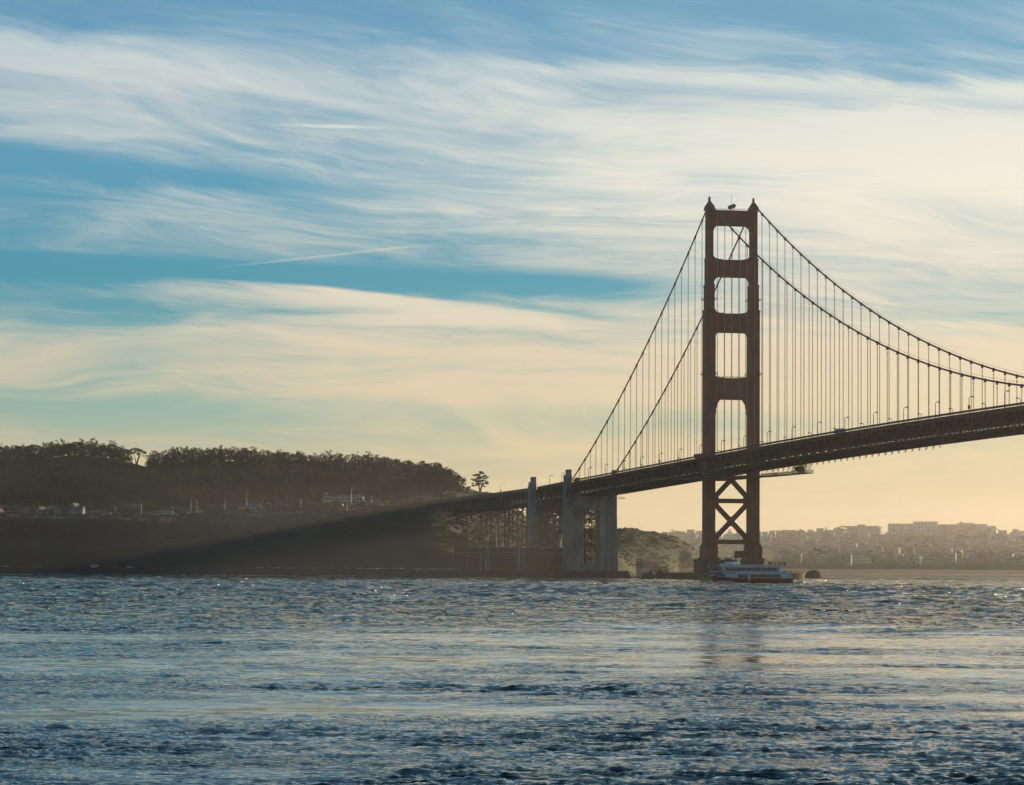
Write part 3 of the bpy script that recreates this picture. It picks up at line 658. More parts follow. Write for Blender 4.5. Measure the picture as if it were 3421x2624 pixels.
MB().bar((0, 1.4, 0), (0, 1.4, 2.0), .7).build('crane_winch', POLE, cr)

# ------------------------------------------------------------------ concrete pylons
def pylon(s1, s0, zb, label, opening, y0b=-19.2, y1b=18.5, ztop=57.6):
    e = empty('concrete_pylon', (0, BY, 0), BROT, label, 'pylon', 'concrete bridge pylons')
    oy0, oy1, oz0, oz1 = opening
    def row(za, zc, ya, yb, ins=0.0):
        f = lambda z: (z - zb) / (ztop - zb)
        L0 = lambda z: y0b + 1.0 * f(z); R0 = lambda z: y1b - 1.3 * f(z)
        def c(v, z): return L0(z) if v is None else v
        def d(v, z): return R0(z) if v is None else v
        return MB().taper((s0 + ins, s1 - ins, c(ya, za), d(yb, za)), (s0 + ins, s1 - ins, c(ya, zc), d(yb, zc)), za, zc)
    row(zb, oz0, None, None).build('pylon_base', CONC, e)
    row(oz0, oz1, None, oy0).build('pylon_wall', CONC, e)
    row(oz0, oz1, oy1, None).build('pylon_wall', CONC, e)
    row(oz1, ztop, None, None).build('pylon_lintel', CONC, e)
    rb = MB()                                        # proud bands and frame round the opening
    for z in np.arange(zb + 4, ztop, 6.2):
        if not (oz0 - 1 < z < oz1 + 1): rb.box(s1 - .02, s1 + .10, y0b + 3.6, y1b - 2.4, z, z + .22)
        else:
            rb.box(s1 - .02, s1 + .10, y0b + 3.6, oy0 - .8, z, z + .22); rb.box(s1 - .02, s1 + .10, oy1 + .8, y1b - 2.4, z, z + .22)
    rb.box(s1 - .02, s1 + .25, oy0 - .7, oy0, oz0 - .6, oz1 + .7); rb.box(s1 - .02, s1 + .25, oy1, oy1 + .7, oz0 - .6, oz1 + .7)
    rb.box(s1 - .02, s1 + .25, oy0, oy1, oz1, oz1 + .7); rb.build('form_board_bands', CONC, e, kind='stuff')
    for q in (-1, 1):
        yo = (-18.5, -14.9) if q < 0 else (14.6, 17.4)
        sh_ = MB(); sh_.box(s0 + .3, s1 + .5, *yo, zb, 71.4 + (hd(s1) - 67.9)); sh_.box(s0 + 1.5, s1 - .6, yo[0] + 1.2, yo[1], 71.4 + (hd(s1) - 67.9), 75.1 + (hd(s1) - 67.9))
        sh_.box(s0, s1 + .8, yo[0] - .35, yo[1] - 1.2, zb, 66); sh_.build('pylon_shaft', CONC, e)
    return e
pylon(-338, -348.3, 4.6, 'tall grey concrete pylon nearest the camera, with a tall slot filled by steel lattice', (-6.2, 5.3, 11.0, 47.3))
pylon(-446, -456.3, 8.0, 'grey concrete pylon behind the brick fort, left of the nearer pylon', (-6.2, 5.3, 14.0, 47.3), ztop=57.0)
lb = empty('pylon_ledge', BW(-338, 19, 0), BROT, 'small bracket platform sticking out of the top right corner of the near concrete pylon', 'ledge')
MB().box(-3, 1, 0, 4.2, 55.4, 55.8).build('ledge_deck', POLE, lb)
h_ = MB()
for k in range(5): h_.bar((-2.5 + k * .7, k * .8, 55.8), (-2.5 + k * .7, k * .8, 57.2), .1)
h_.build('ledge_railing', POLE, lb)

# steel arch over the fort
arch = empty('steel_arch', (0, BY, 0), BROT, 'steel lattice arch of the bridge spanning over the brick fort between the pylons', 'arch')
def az_(t, up): zs = 14.0; return zs + (46.8 + up - zs) * (1 - (2 * t - 1) ** 2) - up * (2 * t - 1) ** 2 * -1.2
NP = 14
for y in (-12.5, 12.5):
    lo = [(-348.5 - 97.5 * i / NP, y, az_(i / NP, 0)) for i in range(NP + 1)]; hi = [(-348.5 - 97.5 * i / NP, y, az_(i / NP, 4.5)) for i in range(NP + 1)]
    for nm, pts in (('arch_lower_chord', lo), ('arch_upper_chord', hi)):
        c = MB()
        for a, b2 in zip(pts[:-1], pts[1:]): c.bar(a, b2, .9, .8)
        c.build(nm, ORANGE_D, arch)
    for i in range(NP + 1):
        wv = MB(); wv.bar(lo[i], hi[i], .4); 
        if i < NP: wv.bar(lo[i], hi[i + 1], .35) if i % 2 else wv.bar(hi[i], lo[i + 1], .35)
        wv.build('arch_web', ORANGE_D, arch)
        cz_ = hd(lo[i][0]) - 10
        MB().bar(hi[i], (hi[i][0], y, cz_), .5).build('spandrel_column', ORANGE_D, arch)
        if i < NP:
            x = MB(); zt = min(cz_, cz_); x.bar(hi[i], (hi[i + 1][0], y, cz_), .3); x.bar((hi[i][0], y, cz_), hi[i + 1], .3); x.build('spandrel_brace', ORANGE_D, arch)
lt = MB()
for i in range(NP + 1):
    s = -348.5 - 97.5 * i / NP; zl = az_(i / NP, 0); zc = hd(s) - 10
    zz = zl
    while zz < zc - 2:
        z2 = min(zc, zz + 9); lt.bar((s, -12.5, zz), (s, 12.5, zz), .6); lt.bar((s, -12.5, zz), (s, 0, z2), .45); lt.bar((s, 12.5, zz), (s, 0, z2), .45); lt.bar((s, 0, zz), (s, 12.5, z2), .42); lt.bar((s, 0, zz), (s, -12.5, z2), .42); zz = z2
lt.build('cross_bracing', ORANGE_D, arch, kind='stuff')
for s_ in (-350.5, -357.0, -437.5, -444.0):          # braced end posts seen through the pylon openings
    bp_ = MB(); zz = 8.0
    for yy in (-7.5, -2.4, 2.4, 7.5): bp_.bar((s_, yy, 6), (s_, yy, 56.5), .55)
    while zz < 52:
        bp_.bar((s_, -7.5, zz), (s_, 7.5, zz), .5)
        for (ya, yb) in ((-7.5, -2.4), (-2.4, 2.4), (2.4, 7.5)): bp_.bar((s_, ya, zz), (s_, yb, zz + 5.2), .34); bp_.bar((s_, yb, zz), (s_, ya, zz + 5.2), .34)
        zz += 5.2
    bp_.build('end_post_lattice', ORANGE_D, arch)
def deck_truss(root, s0, s1, dy=13.7):
    for q in (-1, 1):
        y = dy * q
        strip(MB(), y - .35, y + .35, -3.2, -2.3, s0, s1).build('truss_top_chord', ORANGE_D, root)
        strip(MB(), y - .35, y + .35, -10.9, -10.2, s0, s1).build('truss_bottom_chord', ORANGE_D, root)
        strip(MB(), y + q * .1, y + q * .9, -2.3, -1.2, s0, s1).build('deck_fascia', ORANGE_D, root)
        strip(MB(), y + q * .75, y + q * .85, -1.15, 0, s0, s1).build('deck_railing', RAILM, root)
        k = int((s1 - s0) / P)
        st = MB()
        for i in range(k):
            a = s0 + i * P; z = hd(a + P / 2)
            mb = MB() if q < 0 else st
            mb.bar((a, y, z - (10.4 if i % 2 else 2.9)), (a + P, y, z - (2.9 if i % 2 else 10.4)), .42); mb.bar((a, y, z - 10.4), (a, y, z - 2.9), .36)
            if q < 0: mb.build('truss_web', ORANGE_D, root)
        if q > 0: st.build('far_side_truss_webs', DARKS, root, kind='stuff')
    strip(MB(), -12.8, 12.8, -2.6, -1.6, s0, s1).build('road_deck', ASPH, root)
    f = MB()
    a = s0
    while a < s1:
        z = hd(a); f.box(a - .2, a + .2, -13.3, 13.3, z - 4.6, z - 2.65); f.box(a - .25, a + .25, -13.3, 13.3, z - 10.8, z - 10.3)
        f.bar((a, -13, z - 10.5), (a, 0, z - 4.6), .3); f.bar((a, 13, z - 10.5), (a, 0, z - 4.6), .3); f.bar((a, -13, z - 10.55), (a + P, 13, z - 10.55), .3); a += P
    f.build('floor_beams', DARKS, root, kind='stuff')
deck_truss(arch, -445.5, -348.6)

# approach viaduct
via = empty('approach_viaduct', (0, BY, 0), BROT, 'steel trestle viaduct running from the left pylon to the dark bluff', 'viaduct')
deck_truss(via, -960, -456.6)
BENTS = [(-472, 8), (-486, 10), (-546, 14), (-560, 20), (-610, 28), (-645, 32), (-700, 38), (-740, 40), (-800, 44)]
for s, zb in BENTS:
    bt = MB(); zt = hd(s) - 10.4
    for y in (-12.5, 12.5): bt.bar((s, y, zb - 6), (s, y, zt), 1.0)
    z = zb
    while z < zt - 3:
        z2 = min(zt, z + 11); bt.bar((s, -12.5, z), (s, 12.5, z2), .5); bt.bar((s, 12.5, z), (s, -12.5, z2), .5); bt.bar((s, -12.5, z2), (s, 12.5, z2), .55); z = z2
    bt.build('trestle_bent', ORANGE_D, via)
for (a, za), (c, zc_) in zip(BENTS[:-1], BENTS[1:]):
    if abs(a - c) > 20: continue
    for y in (-12.5, 12.5):
        bt = MB(); z = max(za, zc_)
        while z < hd(a) - 14: bt.bar((a, y, z), (c, y, z + 9), .4); bt.bar((c, y, z), (a, y, z + 9), .4); bt.bar((a, y, z + 9), (c, y, z + 9), .4); z += 9
        bt.build('trestle_brace', ORANGE_D, via)
# deep two-panel lattice between the first trestles
for y in (-12.5, 12.5):
    bt = MB(); z0_, z1_, zt = 15, 34.5, hd(-516) - 10.4; a, c = -546, -486; md = (a + c) / 2
    for zz, z2 in ((z0_, z1_), (z1_, zt)):
        bt.bar((a, y, zz), (c, y, z2), .6); bt.bar((c, y, zz), (a, y, z2), .6); bt.bar((a, y, z2), (c, y, z2), .6)
    bt.bar((md, y, z0_), (md, y, zt), .5); bt.build('trestle_brace', ORANGE_D, via)

# ------------------------------------------------------------------ brick fort
fort = empty('brick_fort', BW(-352, -50, 0), BROT, 'low dark brick fort with pale granite corner strips under the arch', 'fort')
# footprint in the bridge frame relative to the fort empty (x along the deck, y to the west)
fp = [(-70, -30), (-20, -31), (-7, -24.5), (-4, -21.5), (-5, -19.5), (-5, 0.4), (-2.5, 1.8), (-2.5, 4.4), (-5, 6.0), (-4, 50), (-74, 50), (-80, -20)]
fz0, fz1 = 4.6, 20.6
MB().prism(fp, fz0, fz1, 'z').build('fort_wall', BRICK, fort)
c_ = MB(); cxm, cym = -40, 8
c_.prism([(cxm + (x - cxm) * 1.01, cym + (y - cym) * 1.01) for x, y in fp], fz1, fz1 + .55, 'z'); c_.build('parapet_coping', QUOIN, fort)
MB().prism([(cxm + (x - cxm) * 1.006, cym + (y - cym) * 1.006) for x, y in fp], fz1 - 3.2, fz1 - 2.9, 'z').build('string_course', QUOIN, fort)
for (x, y) in fp[1:9]:
    mb = MB()
    for i in range(17): wq = .9 if i % 2 else .55; mb.box(x - wq, x + .35, y - wq, y + wq, fz0 + i * .95, fz0 + i * .95 + .9)
    mb.build('quoin_strip', QUOIN, fort)
for k in range(3):
    for (xa, ya, xb, yb) in ((-6, -15, -6, 3), (-6, 14, -4.2, 42)):
        n_ = 4 if ya < 0 else 6
        for i in range(n_):
            t = (i + .5) / n_; x = xa + (xb - xa) * t; y = ya + (yb - ya) * t
            if k < 2: MB().box(x - .2, x + .12, y - .45, y + .45, fz0 + 3.2 + k * 5.4, fz0 + 4.6 + k * 5.4).build('gun_window', GLASS, fort)
lh = empty('fort_lighthouse', BW(-362, -17, fz1 + .5), BROT, 'small pale lattice lighthouse standing on the fort roof', 'lighthouse')
for k in range(4):
    a = math.pi / 4 + k * math.pi / 2; b2 = a + math.pi / 2
    MB().bar((2.4 * math.cos(a), 2.4 * math.sin(a), 0), (1.5 * math.cos(a), 1.5 * math.sin(a), 5.6), .4).build('lighthouse_leg', YEL, lh)
MB().tube([(0, 0, 0), (0, 0, 5.6)], .7, 8).build('stair_tube', WHITE, lh)
MB().tube([(0, 0, 5.5), (0, 0, 6.1), (0, 0, 8.0), (0, 0, 8.2), (0, 0, 9.4)], [2.3, 2.3, 1.4, 1.7, .15], 10).build('lantern_room', YEL, lh)
fpole = empty('flagpole', BW(-372, -60.5, fz1 + .4), BROT, 'tall white flagpole rising from the fort roof beside the pylon', 'flagpole')
MB().tube([(0, 0, 0), (0, 0, 8), (0, 0, 17.8)], [.16, .13, .07], 6).build('pole', WHITE, fpole); MB().tube([(0, 0, 17.8), (0, 0, 18.2)], .22, 6).build('finial', YEL, fpole)
hut = empty('roof_hut', BW(-385, -67, fz1 + .5), BROT, 'small orange-lit hut on the roof of the brick fort', 'hut')
MB().box(-2, 2, -3, 3, 0, 2.2).build('hut_wall', WALLS['tan'], hut); MB().prism([(-3.3, 2.2), (3.3, 2.2), (0, 3.2)], -2.3, 2.3, 'x').build('hut_roof', ROOFR, hut)

# ------------------------------------------------------------------ terrain
def hor(x): return 1915.0 + (x - 2441) * 0.00525
def terrain(name, layers, cols, material, amp=1.0, seed=1, sub=6):
    """layers: list of (depth, profile, mode); profile = [(photo x, photo y)] or constant height"""
    cols = np.array(cols, float); Ys = []; Zs = []
    for Yd, prof in layers:
        if isinstance(prof, (int, float)): z = np.full(len(cols), float(prof))
        else:
            px, py = zip(*prof); yy = np.interp(cols, px, py); z = CAMZ + (hor(cols) - yy) * Yd / F
            z = np.where(yy > 1960, -2.0, z)
        Ys.append(Yd); Zs.append(z)
    rowsY = []; rowsZ = []
    for i in range(len(Ys) - 1):
        k = max(2, int((Ys[i + 1] - Ys[i]) / sub))
        for j in range(k):
            t = j / k; tt = t * t * (3 - 2 * t) * 0.5 + t * 0.5
            rowsY.append(Ys[i] + (Ys[i + 1] - Ys[i]) * t); rowsZ.append(Zs[i] * (1 - tt) + Zs[i + 1] * tt)
    rowsY.append(Ys[-1]); rowsZ.append(Zs[-1])
    rowsY = np.array(rowsY); Zg = np.array(rowsZ)
    Xg = np.zeros_like(Zg)
    k0 = np.array([At(c, 1900, 1000).x / 1000 for c in cols])
    Xg = rowsY[:, None] * k0[None, :]; Yg = np.repeat(rowsY[:, None], len(cols), 1)
    nz = noise2(Xg / 16.0, Yg / 16.0, seed, 5) + 1.3 * noise2(Xg / 55.0, Yg / 55.0, seed + 3, 3)
    gully = np.clip((cols - 1900) / 120, 0, 1)[None, :] * (0.5 * np.sin((Xg + 0.35 * Yg) / 9.0 + 2.6 * noise2(Xg / 26.0, Yg / 26.0, seed + 7, 3)) + 1.1 * noise2(Xg / 9.0, Yg / 14.0, seed + 9, 4)) if name == 'headland' else 0.0
    nz = nz + gully
    Zg = Zg + np.where(Zg > 6, nz * amp * np.clip((Zg - 5) / 12, 0, 1), 0)
    nr_, nc = Zg.shape; vv = np.stack([Xg, Yg, Zg], -1).reshape(-1, 3)
    mb = MB(); mb.v = [tuple(v) for v in vv]; 
    mb.f = [(i * nc + j, i * nc + j + 1, (i + 1) * nc + j + 1, (i + 1) * nc + j) for i in range(nr_ - 1) for j in range(nc - 1)]
    mb.mi = [0] * len(mb.f)
    o = mb.build(name, material, None, smooth=True); tag(o, kind='structure')
    return dict(o=o, cols=cols, Y=rowsY, Z=Zg)
def zat(T, x, Yd):                                   # ground height under a photo column at a depth
    r_ = np.interp(Yd, T['Y'], np.arange(len(T['Y']))); i = int(min(r_, len(T['Y']) - 2)); f = r_ - i
    za = np.interp(x, T['cols'], T['Z'][i]); zb = np.interp(x, T['cols'], T['Z'][i + 1]); return za * (1 - f) + zb * f
def onground(T, x, y, Y0, Y1):                       # first visible ground point on a photo ray
    for Yd in np.arange(Y0, Y1, 4.0):
        if CAMZ + (hor(x) - y) * Yd / F <= zat(T, x, Yd): return Yd
    return Y1
def place(T, x, Yd, dz=0.0):
    p = At(x, 1900, Yd); return Vector((p.x, Yd, zat(T, x, Yd) + dz))
WET = 2000
colsA = list(range(-900, 0, 30)) + list(range(0, 2380, 10))
LA = [(2440, -2.0), (2446, [(-900, 1905), (1880, 1905), (1890, WET)]), (2475, [(-900, 1904), (1880, 1904), (1890, WET)]),
      (2500, [(-900, 1902), (1500, 1900), (1880, 1902), (1890, WET)]),
      (2550, [(-900, 1820), (0, 1820), (900, 1822), (1300, 1806), (1450, 1815), (1560, 1850), (1660, 1878), (1880, 1898), (1890, WET)]),
      (2610, [(-900, 1735), (0, 1735), (400, 1735), (700, 1738), (900, 1735), (1000, 1728), (1150, 1716), (1300, 1703), (1390, 1700), (1430, 1712), (1480, 1742), (1520, 1765), (1600, 1808), (1700, 1852), (1780, 1885), (1880, 1896), (2000, 1900), (2060, 1905), (2110, 1925), (2120, WET)]),
      (2700, [(-900, 1722), (0, 1722), (600, 1720), (900, 1712), (1200, 1700), (1350, 1692), (1420, 1704), (1500, 1742), (1600, 1775), (1700, 1800), (1880, 1830), (2062, 1858), (2092, 1885), (2125, 1918), (2135, WET)]),
      (2800, [(-900, 1704), (0, 1706), (600, 1704), (900, 1694), (1200, 1680), (1350, 1674), (1430, 1678), (1500, 1700), (1600, 1735), (1690, 1750), (1800, 1790), (2062, 1838), (2120, 1850), (2200, 1868), (2240, 1890), (2262, 1916), (2270, WET)]),
      (2950, [(-900, 1680), (0, 1690), (400, 1688), (700, 1680), (900, 1672), (1100, 1668), (1300, 1658), (1400, 1648), (1500, 1633), (1560, 1640), (1620, 1648), (1680, 1657), (1710, 1690), (1740, 1722), (1800, 1745), (1880, 1764), (2060, 1768), (2084, 1763), (2126, 1766), (2172, 1774), (2217, 1785), (2254, 1794), (2290, 1812), (2318, 1828), (2330, 1858), (2338, 1905), (2342, WET)]),
      (3060, [(-900, 1600), (0, 1614), (180, 1628), (287, 1628), (415, 1640), (479, 1652), (600, 1652), (1000, 1655), (1300, 1645), (1400, 1638), (1450, 1643), (1500, 1662), (1600, 1690), (2060, 1800), (2200, 1820), (2300, 1860), (2330, 1905), (2340, WET)]),
      (3300, [(-900, 1535), (0, 1530), (89, 1528), (250, 1522), (383, 1530), (440, 1548), (480, 1560), (540, 1545), (700, 1540), (832, 1545), (1087, 1556), (1279, 1568), (1340, 1580), (1440, 1592), (1507, 1606), (1545, 1628), (1590, 1640), (1640, 1660), (1800, 1750), (2000, 1840), (2200, 1890), (2300, 1915), (2330, WET)]),
      (3600, [(-900, 1650), (1300, 1680), (1700, 1800), (2000, 1880), (2200, 1915), (2300, WET)])]
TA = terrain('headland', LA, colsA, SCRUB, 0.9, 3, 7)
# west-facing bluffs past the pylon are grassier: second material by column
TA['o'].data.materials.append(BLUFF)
nc = len(TA['cols']); nrw = len(TA['Y']); mi = np.zeros((nrw - 1, nc - 1), int)
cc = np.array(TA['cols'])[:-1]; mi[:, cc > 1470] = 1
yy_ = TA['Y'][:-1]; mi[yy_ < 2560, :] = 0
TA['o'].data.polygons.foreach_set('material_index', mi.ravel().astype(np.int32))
colsB = list(range(2200, 3480, 12)) + list(range(3500, 5000, 40))
LB = [(3250, -2.0), (3262, 1.0), (3300, 4.0), (3330, [(2200, 1885), (2700, 1888), (3421, 1886), (5000, 1880)]), (3450, [(2200, 1868), (2800, 1872), (3421, 1868), (5000, 1860)]),
      (3600, [(2200, 1835), (2800, 1842), (3421, 1840), (5000, 1830)]), (3750, [(2200, 1812), (2800, 1810), (3421, 1812), (5000, 1800)]),
      (3900, [(2200, 1800), (2345, 1796), (2480, 1796), (2550, 1798), (2700, 1790), (2800, 1788), (2950, 1788), (3100, 1782), (3300, 1784), (3421, 1794), (5000, 1800)]),
      (4080, [(2200, 1830), (5000, 1830)])]
TB = terrain('town_hill', LB, colsB, TOWNG, 0.7, 9, 14)
# beach strip
mb = MB()
for i, c in enumerate(range(2200, 4300, 20)):
    pa = At(c, 1900, 3258); pb_ = At(c, 1900, 3306); mb.v += [(pa.x, 3256, .3), (pb_.x, 3306, 4.6)]
mb.f = [(2 * i, 2 * i + 2, 2 * i + 3, 2 * i + 1) for i in range(len(mb.v) // 2 - 1)]; mb.mi = [0] * len(mb.f)
tag(mb.build('beach', SAND), kind='structure')
# shore road and sea wall
x0 = At(-900, 1900, 2480).x; x1 = At(1585, 1900, 2480).x
mb = MB(); mb.box(x0, x1, 2462, 2476, 3.4, 5.45); tag(mb.build('shore_road', ASPH), kind='structure')
sw = empty('seawall', (0, 2452, 0), 0, 'long dark stone seawall at the foot of the left bluff and fort', 'seawall')
mb = MB(); xs = np.linspace(x0, At(1500, 1900, 2444).x, 60)
for a, c in zip(xs[:-1], xs[1:]): mb.taper((a, c, -12, 12), (a, c, -8.5, 12), -3, 5.2)
mb.build('wall_face', STONE, sw)
mb = MB(); st_me = [MB().taper((-.8, .8, -.6, .6), (-.55, .5, -.4, .45), 0, .9).mesh('boulder', ROCK) for _ in range(1)]
for i in range(420):
    xx = rng.uniform(At(0, 1900, 2440).x, At(1560, 1900, 2440).x); s_ = rng.uniform(.5, 1.5); yy = rng.uniform(-15, -9); zz = max(-.4, (yy + 15) * .35 - .3)
    mb.taper((xx - s_, xx + s_, yy - s_, yy + s_), (xx - s_ * .6, xx + s_ * .5, yy - s_ * .5, yy + s_ * .6), zz - .6, zz + s_ * .7)
mb.build('riprap_boulders', ROCK, sw, kind='stuff')
# platform wall under fort and pylon (in the bridge frame)
fw = empty('fort_seawall', (0, BY, 0), BROT, 'dark battered stone seawall under the fort and near pylon', 'seawall')
mb = MB(); mb.prism([(-338 + 14, -27), (-338 + 9, 23.5), (-338 + 3, 27.5), (-470, 32), (-560, -150), (-395, -115)], 0.0, 4.6, 'z')
k = len(mb.v); bot = [(-338 + 18, -30), (-338 + 13, 27), (-338 + 6, 33), (-470, 36), (-560, -156), (-391, -121)]
top = [(-338 + 14, -27), (-338 + 9, 23.5), (-338 + 3, 27.5), (-470, 32), (-560, -150), (-395, -115)]
mb.add([(x, y, -3) for x, y in bot] + [(x, y, 4.62) for x, y in top], [(i, (i + 1) % 6, 6 + (i + 1) % 6, 6 + i) for i in range(6)] + [tuple(range(6, 12))])
mb.build('wall_block', STONE, fw)
mb = MB(); 
for i in range(5):
    a, c = top[i % 6], top[(i + 1) % 6]
mb.prism([(-338 + 14.3, -27), (-338 + 9.3, 23.7), (-338 + 8.3, 23.4), (-338 + 13.2, -27)], 4.62, 5.1, 'z'); mb.build('wall_coping', CONC_D, fw)

# ------------------------------------------------------------------ foliage
def blob_leaves(mb, c, r, n, size, g, flat=1.0):
    for _ in range(n):
        d = Vector(g.normal(size=3)); d.normalize(); rr = r * (0.55 + 0.5 * g.random()); p = Vector(c) + Vector((d.x * rr, d.y * rr, d.z * rr * flat))
        a = Vector(g.normal(size=3)).normalized() * size * g.uniform(.6, 1.3); b_ = Vector(g.normal(size=3)).normalized() * size * g.uniform(.5, 1.1)
        mb.add([p - a * .5, p + b_ * .6, p + a * .5, p - b_ * .45], [(0, 1, 2, 3)])
def tree_mesh(kind, seed):
    g = np.random.default_rng(seed); cr = MB(); tr = MB()
    if kind == 'cypress':                           # flat-topped, layered, several stems (unit: metres, 22 tall)
        stems = [(g.uniform(-1.2, 1.2), g.uniform(-1, 1), g.uniform(-5, 5), g.uniform(-3, 3)) for _ in range(5)]
        for sx, sy, tx, ty in stems: tr.tube([(sx * .5, sy * .5, 0), (sx + tx * .3, sy + ty * .3, 6), (sx + tx * .9, sy + ty * .9, 13), (sx + tx, sy + ty, 17)], [.65, .45, .3, .12], 5)
        for _ in range(64):
            zz = g.uniform(6.0, 21.0); w_ = (1 - abs((zz - 12) / 11) ** 2.2) * 7.8 + .6; th = g.uniform(0, 6.28); rr = w_ * g.uniform(.25, 1)
            blob_leaves(cr, (rr * math.cos(th), rr * math.sin(th), zz), 1.75, 26, 1.15, g, .45)
    elif kind == 'umbrella':
        for _ in range(4):
            tx, ty = g.uniform(-6, 6), g.uniform(-5, 5); tr.tube([(0, 0, 0), (tx * .25, ty * .25, 6), (tx, ty, 14.5)], [.7, .45, .15], 5)
        for _ in range(26):
            th = g.uniform(0, 6.28); rr = 9 * math.sqrt(g.random()); zz = 17.5 - (rr / 9) ** 2 * 5 + g.uniform(-1.2, 1.2)
            blob_leaves(cr, (rr * math.cos(th), rr * math.sin(th), zz), 2.0, 30, 1.2, g, .5)
    elif kind == 'euca':                            # open, clumped, tall
        for _ in range(5):
            tx, ty = g.uniform(-4, 4), g.uniform(-4, 4); tr.tube([(tx * .1, ty * .1, 0), (tx * .4, ty * .4, 9), (tx, ty, 19)], [.55, .35, .12], 5)
        for _ in range(24):
            zz = g.uniform(8, 22.5); w_ = 5.6 * math.sin(min(1, max(.05, (zz - 6) / 17.5)) * 2.6); th = g.uniform(0, 6.28); rr = w_ * g.uniform(.2, 1.05)
            blob_leaves(cr, (rr * math.cos(th), rr * math.sin(th), zz), 1.6, 26, 1.0, g, .8)
    elif kind == 'round':
        tr.tube([(0, 0, 0), (.3, 0, 4), (0, 0, 9)], [.6, .4, .15], 5)
        for _ in range(24):
            d = Vector(g.normal(size=3)).normalized(); blob_leaves(cr, (d.x * 4.6, d.y * 4.6, 8.0 + d.z * 4.6), 2.1, 26, 1.1, g, .8)
    elif kind == 'conifer':
        tr.tube([(0, 0, 0), (0, 0, 14)], [.4, .06], 5)
        for k in range(11):
            zz = 2.2 + k * 1.12; w_ = 4.2 * (1 - (k / 12.0))
            for j in range(6):
                th = g.uniform(0, 6.28); blob_leaves(cr, (w_ * .75 * math.cos(th), w_ * .75 * math.sin(th), zz - .3), max(.4, w_ * .42), 13, .8, g, .4)
    elif kind == 'bush':
        for _ in range(9): blob_leaves(cr, (g.uniform(-2.4, 2.4), g.uniform(-2, 2), g.uniform(.6, 2.2)), 1.3, 16, .9, g, .7)
        tr.tube([(0, 0, 0), (0, 0, 1.5)], [.3, .1], 4)
    return cr, tr
PROTO = {}
for kind, seeds, lm in (('cypress', (1, 2), LEAF), ('umbrella', (3, 4), LEAF), ('euca', (5, 6, 7), LEAF2), ('round', (8, 9), LEAF2), ('conifer', (10,), LEAF), ('bush', (11, 12), LEAF3)):
    for sd2 in seeds:
        cr, tr = tree_mesh(kind, sd2); PROTO.setdefault(kind, []).append((cr.mesh('crown', lm), tr.mesh('trunk', BARK), cr))
def tree(kind, loc, sc, label, cat='tree', group=None, name=None, mat_=None, parts=True, rz=None):
    cm, tm, _ = PROTO[kind][rng.integers(len(PROTO[kind]))]
    rz = rng.uniform(0, 6.28) if rz is None else rz
    s3 = (sc * rng.uniform(.9, 1.15), sc * rng.uniform(.9, 1.15), sc)
    nm = name or {'cypress': 'cypress_tree', 'umbrella': 'cypress_tree', 'euca': 'eucalyptus_tree', 'round': 'broadleaf_tree', 'conifer': 'conifer_tree', 'bush': 'bush'}[kind]
    if parts:
        e = empty(nm, loc, rz, label, cat, group); e.scale = s3
        inst('crown', cm, e); inst('trunk', tm, e)
    else:
        e = inst(nm, cm, None, loc, (0, 0, rz), s3); tag(e, label, cat, group)
    return e
# skyline wood on the ridge
def wood(xs, Yd, base_y, kinds, hgt, label, group, n, dy=10, jit=6, sink=5.0):
    for i in range(n):
        x = xs[0] + (xs[1] - xs[0]) * (i + .5) / n + rng.uniform(-jit, jit); Y_ = Yd + rng.uniform(-dy, dy)
        k = kinds[rng.integers(len(kinds))]; tree(k, place(TA, x, Y_, -sink), hgt * rng.uniform(.86, 1.12), label, group=group, name='woodland_tree')
wood((-60, 430), 3290, 0, ['round', 'umbrella', 'euca'], 0.92, 'dark tree in the crown line of the wood, left of the skyline gap', 'trees on the ridge left of the gap', 34)
wood((500, 1340), 3290, 0, ['round', 'euca', 'round'], 0.88, 'dark tree in the crown line of the wood, right of the skyline gap', 'trees on the ridge right of the gap', 62)
wood((1345, 1490), 3285, 0, ['round', 'cypress'], 0.92, 'rounded tree on the falling right end of the wooded ridge', 'trees on the right end of the ridge', 14)
tree('umbrella', place(TA, 452, 3280, -1), .98, 'leaning flat-topped tree standing alone in the gap of the wooded skyline')
wood((-60, 480), 3150, 0, ['round', 'round', 'umbrella'], 1.05, 'tree on the shaded middle slope of the left hill', 'trees on the middle slope', 26, 25)
wood((500, 1400), 3150, 0, ['round', 'round', 'euca'], 1.1, 'tree on the hazy slope between the ridge and the flat-roofed building', 'trees on the hazy slope', 40, 30)
wood((-40, 190), 3075, 0, ['round', 'bush'], 0.9, 'sunlit olive tree on the small knoll at the left edge', 'sunlit trees on the knoll', 12, 10)
wood((170, 520), 3040, 0, ['umbrella', 'cypress'], 0.75, 'dark cypress in the grove above the white gabled houses', 'cypresses above the gabled houses', 24, 18)
wood((0, 620), 2960, 0, ['umbrella', 'round', 'cypress'], 0.72, 'dark tree in the belt behind the white gabled houses', 'trees behind the gabled houses', 26, 20)
tree('cypress', place(TA, 545, 2920, -1), 1.1, 'tall dark cypress with a flat crown standing above the parked bus')
tree('umbrella', place(TA, 600, 2925, -1), 1.0, 'broad dark cypress to the right of the tallest one above the parked bus')
wood((640, 1010), 2960, 0, ['cypress', 'umbrella'], 0.66, 'dark cypress behind the low building and the red container', 'cypresses behind the low building', 16, 20)
wood((1010, 1330), 2985, 0, ['cypress', 'euca', 'umbrella'], 0.70, 'dark tree behind the long flat-roofed building', 'trees behind the flat-roofed building', 16, 20)
